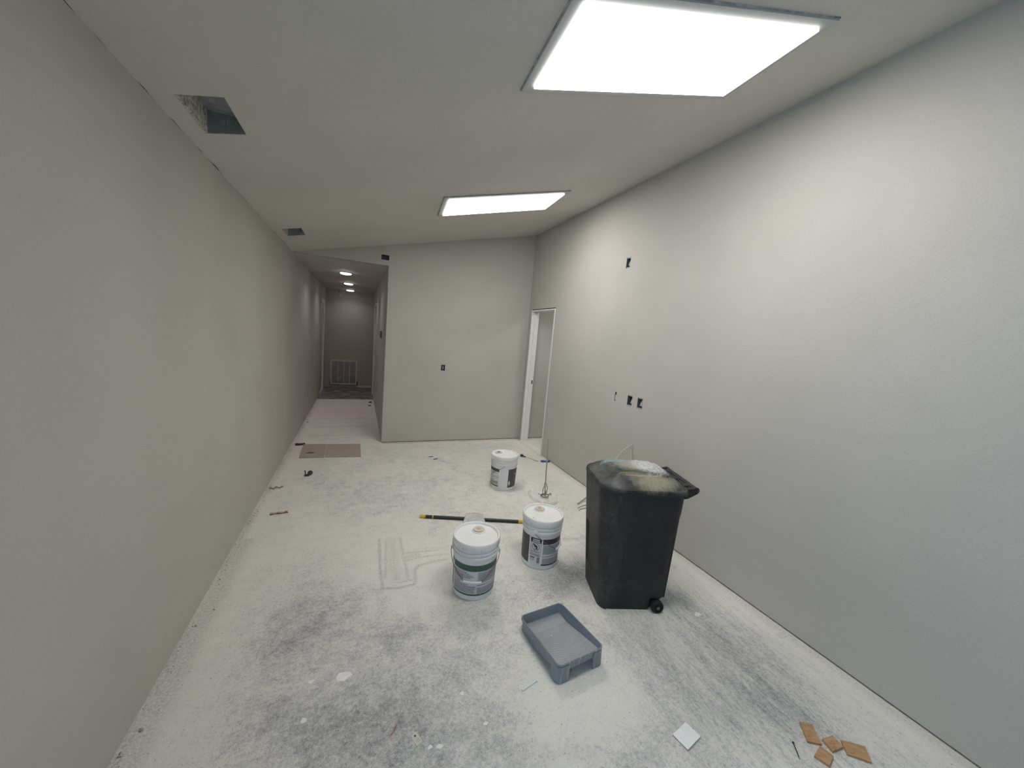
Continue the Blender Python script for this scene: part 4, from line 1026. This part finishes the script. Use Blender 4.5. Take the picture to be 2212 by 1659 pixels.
# ================================================================== BOARDS on the floor by the corridor
def solid(name, corners, h, mat, label, cat, group=None, z0=0.0, bevel=.0012, tilt=None):
    cs = [Vector((c[0], c[1], 0)) for c in corners]; c = sum(cs, Vector())/len(cs); d = cs[1]-cs[0]; rz = math.atan2(d.y, d.x); M3 = Matrix.Rotation(-rz, 3, 'Z')
    bm = bmesh.new(); prism(bm, [tuple((M3 @ (p-c))[:2]) for p in cs], 0, h)
    o = bmobj(name, bm, None, mat, loc=(c.x, c.y, z0), bevel=bevel); o.rotation_euler = (tilt[0] if tilt else 0, tilt[1] if tilt else 0, rz); tag(o, label, cat, group); return o
q = [fl(646, 990), fl(700.5, 988.8), fl(705, 961), fl(656, 961.5)]
ob = solid('floor_board', q, .014, BOARD, 'left, darker of the two butted dusty boards lying before the corridor', 'board', 'dusty boards before the corridor')
bm = bmesh.new(); lathe(bm, [(.05, 0), (.045, .0008), (.01, .001)], 20); bmesh.ops.scale(bm, vec=(1, .55, 1), verts=bm.verts)
st = bmobj('stain', bm, ob, flat('brown_stain', (.17, .11, .07, 1), .9, var=.4, vscale=50)); st.location = (-.02, -.10, .0138)
q = [fl(702.5, 988.6), fl(780, 987.2), fl(778, 960), fl(706.5, 960.8)]
solid('floor_board', q, .009, BOARD, 'right, longer of the two butted dusty boards lying before the corridor', 'board', 'dusty boards before the corridor')

# ================================================================== SMALL THINGS ON THE FLOOR
# tile
tq = [fl(1481, 1560, .008), fl(1514, 1591, .008), fl(1486, 1618, .008), fl(1453, 1587, .008)]; c = sum(tq, Vector())/4; c.z = 0
te = tag(empty('wall_tile', c, math.atan2(tq[3].y-tq[0].y, tq[3].x-tq[0].x)), 'small white glazed tile lying alone on the floor', 'tile')
s_ = .0455
boxobj('bisque', (-.0500, -.0345, 0), (.0500, .0345, .0065), te, TILEB); boxobj('glaze', (-.0500, -.0345, .0066), (.0500, .0345, .0092), te, TILE, bevel=.0018)
# oak offcuts
cq = lambda a: [(1400+x/4.096, 1500+y/4.096) for x, y in a]
offs = [([(1340, 237), (1452, 262), (1540, 440), (1412, 412)], 'parallelogram oak offcut at the upper left of the four'),
        ([(1540, 393), (1632, 360), (1730, 462), (1635, 500)], 'short oak offcut in the middle of the four'),
        ([(1706, 400), (1920, 458), (1982, 600), (1762, 525)], 'longest oak offcut, at the right of the four'),
        ([(1522, 452), (1642, 543), (1608, 632), (1470, 540)], 'oak offcut lowest of the four, below the middle one')]
for (poly, lab), h in zip(offs, (.010, .011, .009, .010)):
    solid('wood_offcut', [fl(*p, h) for p in cq(poly)][::-1], h, WOOD, lab, 'wood scrap', 'oak offcuts on the floor', bevel=.0008)
# screw
a, b = fl(1713.5, 1604.5, .004), fl(1728, 1640, .003); d = b-a; L_ = d.length
sc = tag(empty('drywall_screw', (a.x, a.y, .004), math.atan2(d.y, d.x)), 'dark drywall screw lying left of the oak offcuts', 'screw')
tubeobj('shank', [(.004, 0, 0), (L_*.8, 0, -.0012), (L_, 0, -.0022)], [.0022, .0022, .0006], sc, DUSTY, 8); tubeobj('head', [(-.002, 0, .0), (.001, 0, 0), (.005, 0, 0)], [.0048, .0046, .0022], sc, DUSTY, 12)
# shim, tag, sticks
a, b = fl(1127, 1490, .005), fl(1159, 1468, .005); d = (b-a).normalized(); nrm = Vector((-d.y, d.x, 0))*.0068
solid('plastic_spacer', [a-nrm, b-nrm, b+nrm, a+nrm], .006, PVC, 'pale bluish plastic strip on the floor near the tray legs', 'strip')
a, b = fl(893, 1585, .001), fl(907, 1607, .001); d = (b-a).normalized(); nrm = Vector((-d.y, d.x, 0))*.0135
tg = solid('paper_tag', [a-nrm, b-nrm, b+nrm, a+nrm], .0022, TAG, 'cream tag with a punched hole and faint lines', 'tag')
hl = (b-a).length/2
bm = bmesh.new(); lathe(bm, [(.0042, .0023), (.0036, .0029)], 14, c=(-hl+.012, 0, 0)); bmobj('eyelet', bm, tg, BLACK)
bm = bmesh.new()
for k in range(3): box(bm, (-hl+.024, -.007+k*.006, .0022), (hl-.008, -.0062+k*.006, .0027))
bmobj('printed_lines', bm, tg, INKT)
a, b = fl(1731, 1515), fl(1765, 1552); d = (b-a).normalized(); nrm = Vector((-d.y, d.x, 0))*.0028
solid('trim_sliver', [a-nrm*.4, b-nrm, b+nrm, a+nrm*.6], .003, WHITE_TRIM, 'thin white sliver on the floor above the oak offcuts', 'scrap')
ch = [fl(1675, 1370), fl(1682, 1377), fl(1692, 1379), fl(1700, 1375), fl(1699, 1368), fl(1688, 1367)]
lump('plaster_chip', [p[:2] for p in ch], .006, PLASTER, 'curved pale plaster chip at the foot of the right wall', 'plaster chip', seed=4)
def chip(px, py, r, lab, seed, mat=PLASTER, h=.002):
    c = fl(px, py); rr = random.Random(seed); pts = [(c.x+r*rr.uniform(.55, 1.3)*math.cos(6.283*k/9), c.y+r*rr.uniform(.4, 1.05)*math.sin(6.283*k/9)) for k in range(9)]
    lump('plaster_splat', pts, h, mat, lab, 'plaster splat', seed=seed, group='dried plaster splats on the slab')
PSPL = flat('white_plaster_splat', (.90, .89, .87, 1), .85, var=.06)
for i, (px, py, r, lab) in enumerate(((741, 1463, .034, 'largest white plaster splat, left of the pale strip'), (998, 1499, .013, 'white plaster splat left of the pale strip end'), (672, 1472, .013, 'small white splat just left of the largest splat'),
                                      (948, 1613, .014, 'larger of two white splats right of the tag'), (929, 1614, .010, 'smaller of two white splats beside the tag'), (655, 1557, .014, 'round white splat low on the left of the slab'),
                                      (1049, 1562, .010, 'small white splat alone, below and left of the tray'), (1507, 1327, .022, 'flat white flake on the floor right of the cart wheel'))):
    chip(px, py, r, lab, i+20, PSPL)
# red chalk squiggle
tag(tubeobj('chalk_scribble', [fl(x, y, .0012) for x, y in ((856, 1566), (852, 1572), (851, 1580), (855, 1574), (857, 1567), (849, 1581), (843, 1590))], .0016, None, flat('red_chalk', (.42, .19, .20, 1), .9), 6), 'small red scribble on the slab near the cream tag', 'scribble')
# things along the left
c = fl(648, 961); k_ = tag(empty('black_clip', (c.x, c.y, 0), .12), 'flat black and grey clip by the left wall beside the boards', 'clip')
bm = bmesh.new(); prism(bm, [(-.055, -.018), (-.03, -.03), (.03, -.022), (.06, -.006), (.06, .004), (.02, .012), (-.04, .018), (-.055, .01)], 0, .022); bmobj('clip_body', bm, k_, DUSTY, bevel=.003)
bm = bmesh.new(); prism(bm, [(-.02, -.012), (.04, -.010), (.05, .0), (.0, .008), (-.02, .008)], .022, .030); bmobj('clip_plate', bm, k_, WIREW, bevel=.002)
c = fl(668, 1027); k_ = tag(empty('caster_stem', (c.x, c.y, 0), .3), 'dark round caster with an upright stem on the left floor', 'caster')
bm = bmesh.new(); lathe(bm, [(.008, -.013), (.020, -.013), (.024, -.008), (.024, .008), (.020, .013), (.008, .013)], 24); bmesh.ops.rotate(bm, verts=bm.verts, cent=(0, 0, 0), matrix=Matrix.Rotation(math.radians(62), 3, 'X')); bmesh.ops.translate(bm, verts=bm.verts, vec=(.008, 0, .0275)); bmobj('caster_wheel', bm, k_, DUSTY, smooth=35)
tubeobj('fork', [(-.004, -.012, .008), (-.028, -.006, .009), (-.046, .0, .012)], [.011, .013, .009], k_, DUSTY, 10); tubeobj('stem', [(-.034, 0, .016), (-.040, .002, .050), (-.040, .004, .062)], .005, k_, DUSTY, 8)
def scrap(px, py, ln, rot, lab, seed):
    c = fl(px, py); e = tag(empty('paper_scrap', (c.x, c.y, 0), rot), lab, 'paper scrap', 'torn paper scraps by the left wall')
    rr = random.Random(seed)
    for nm, mt, off, hgt in (('pale_side', PAPER, 0, .016), ('brown_edge', RUST, -.011, .010)):
        V = []; F = []; n = 12
        for k in range(n+1):
            x = -ln/2+ln*k/n; wv = .008*math.sin(k*1.1+seed)
            for y in (-.011, .011): V.append((x, y*(.9 if nm == 'pale_side' else .35)+off+wv, .0025+hgt*(abs(math.sin(k*.62+seed))*(.5 if y < 0 else 1))))
        for k in range(n): F.append((2*k, 2*k+1, 2*k+3, 2*k+2))
        o = pyobj(nm, V, F, e, mt, smooth=60); md = o.modifiers.new('thickness', 'SOLIDIFY'); md.thickness = .0018
scrap(597, 1054, .11, .15, 'upper of two torn paper scraps near the left wall', 1); scrap(603, 1109, .13, .1, 'lower and larger of two torn paper scraps near the left wall', 4)
# behind the farther pail
c = fl(1129.5, 987); k_ = tag(empty('black_plug', (c.x, c.y, 0), -.7), 'tiny black plug just right of the farther pail', 'plug')
tubeobj('plug_body', [(-.035, 0, .018), (-.005, 0, .018), (.004, 0, .012)], [.018, .018, .010], k_, BLACK, 12); tubeobj('plug_tail', [(.004, 0, .012), (.045, 0, .007)], [.009, .005], k_, BLACK, 10)
tag(tubeobj('straw', [fl(1139, 988, .004), fl(1150, 992, .004), fl(1158, 995.5, .004), fl(1163, 996.5, .004)], [.003, .0045, .008, .005], None, STRAW, 8), 'yellowish thin strip pointing at the blue tape by the right wall', 'strip')
c = fl(1177.5, 998); k_ = tag(empty('blue_tape_wad', (c.x, c.y, 0), -.2), 'blue and white tape wad by the wall behind the paddle', 'tape')
for s, mt, nm in ((-1, BLUE, 'blue_loop'), (1, BLUE, 'blue_loop')):
    tubeobj(nm, [(s*.034+.026*math.cos(6.283*q/16), .014*math.sin(6.283*q/16), .012) for q in range(16)], .009, k_, mt, 8, closed=True)
bm = bmesh.new(); prism(bm, [(.014, .003), (.048, .008), (.042, .024), (.008, .016)], .004, .024); bmobj('white_fold', bm, k_, WHITE_TRIM, bevel=.003)
for px, py, ln, rot, lab in ((931, 987.5, .055, -.3, 'small dark sliver in the middle of the floor, left of a pair'), (941, 992.5, .06, .1, 'small dark sliver in the middle of the floor, right of a pair')):
    c = fl(px, py); tag(tubeobj('metal_sliver', [(c.x-ln/2*math.cos(rot), c.y-ln/2*math.sin(rot), .004), (c.x, c.y, .006), (c.x+ln/2*math.cos(rot), c.y+ln/2*math.sin(rot)+.02, .004)], .004, None, DUSTY, 6), lab, 'metal sliver', 'dark slivers on the slab')
# rods left of the cart
for q, lab in (([fl(1248, 1088.5, .006), fl(1258, 1081, .02), fl(1276, 1068, .04)], 'thick dull rod on the floor left of the cart'),
               ([fl(1248, 1097.5, .004), fl(1256, 1093, .004), fl(1274, 1089, .004)], 'thin bent wire on the floor left of the cart, upper of two'),
               ([fl(1251, 1103, .004), fl(1254, 1099.5, .004), fl(1274, 1096.5, .004)], 'thin bent wire on the floor left of the cart, lower of two')):
    tag(tubeobj('wire_rod', q, .0065 if 'thick' in lab else .0038, None, STEEL2, 8), lab, 'wire', 'loose wires left of the cart')
# bent stub of cable poking up behind the cart lid, leaning on the right wall
ap = rw(1368, 960); ap.x = W-.012
tag(tubeobj('cable_stub', [(2.98, 2.88, .004), (3.02, 2.83, .20), (3.10, 2.76, .48), (3.18, 2.68, .66), ap, (W-.012, ap.y+.006, ap.z-.05), (W-.010, 2.60, .45), (W-.03, 2.58, .004)], .0052, None, WIREW, 8), 'bent pale cable rising behind the cart lid against the right wall', 'cable')
# dark bits at the end of the corridor, right side
for px, py, s, lab in ((800, 869.5, .035, 'dark clod on the corridor floor by the right wall, farther'), (798, 876.5, .025, 'dark clod on the corridor floor by the right wall, nearer'), (665, 912, .012, 'dark pebble by the left wall in the corridor mouth')):
    c = fl(px, py); lump('dirt_clod', [(c.x+s*math.cos(6.283*k/7)*(1+.3*math.sin(k*2)), c.y+s*.9*math.sin(6.283*k/7)) for k in range(7)], s*.5, DUSTY, lab, 'dirt clod', seed=k, group='dirt clods in the corridor')
# crumbs swept along the wall feet: too many to count
rr = random.Random(3); bm = bmesh.new()
def crumb(x, y, s):
    if 1.2 < x < 2.3 and 2.62 < y < 3.2: return
    if math.hypot(x-2.44, y-1.75) < .42 or any(math.hypot(x-a, y-b) < .19 for a, b in ((1.5086, 2.0565), (2.0703, 2.2082), (2.2864, 3.5253))) or (1.60 < x < 2.02 and 1.24 < y < 1.7): return
    vs_ = [bm.verts.new((x+s*rr.uniform(-1, 1), y+s*rr.uniform(-1, 1), max(0, s*rr.uniform(-.2, .9)))) for _ in range(5)]
    try:
        r_ = bmesh.ops.convex_hull(bm, input=vs_)
    except Exception: pass
for k in range(420):
    y = rr.uniform(.9, 8.3); x = .006+abs(rr.gauss(0, .035)); crumb(x, y, rr.uniform(.0015, .005) if rr.random() < .85 else rr.uniform(.005, .010))
for k in range(160):
    y = rr.uniform(.6, 4.3); x = W-.008-abs(rr.gauss(0, .03)); crumb(x, y, rr.uniform(.0012, .0035))
for k in range(200):
    x = rr.uniform(XC+.02, W-.02); y = D-.008-abs(rr.gauss(0, .03)); crumb(x, y, rr.uniform(.002, .006))
for k in range(260): crumb(rr.uniform(.3, 3.0), rr.uniform(.6, 3.2), rr.uniform(.0012, .003))
o = bmobj('plaster_crumbs', bm, None, [flat('plaster_crumb', (.34, .31, .27, 1), .9, var=.6, vscale=25)]); tag(o, 'scattered crumbs of plaster along the foot of the walls', 'debris', kind='stuff')
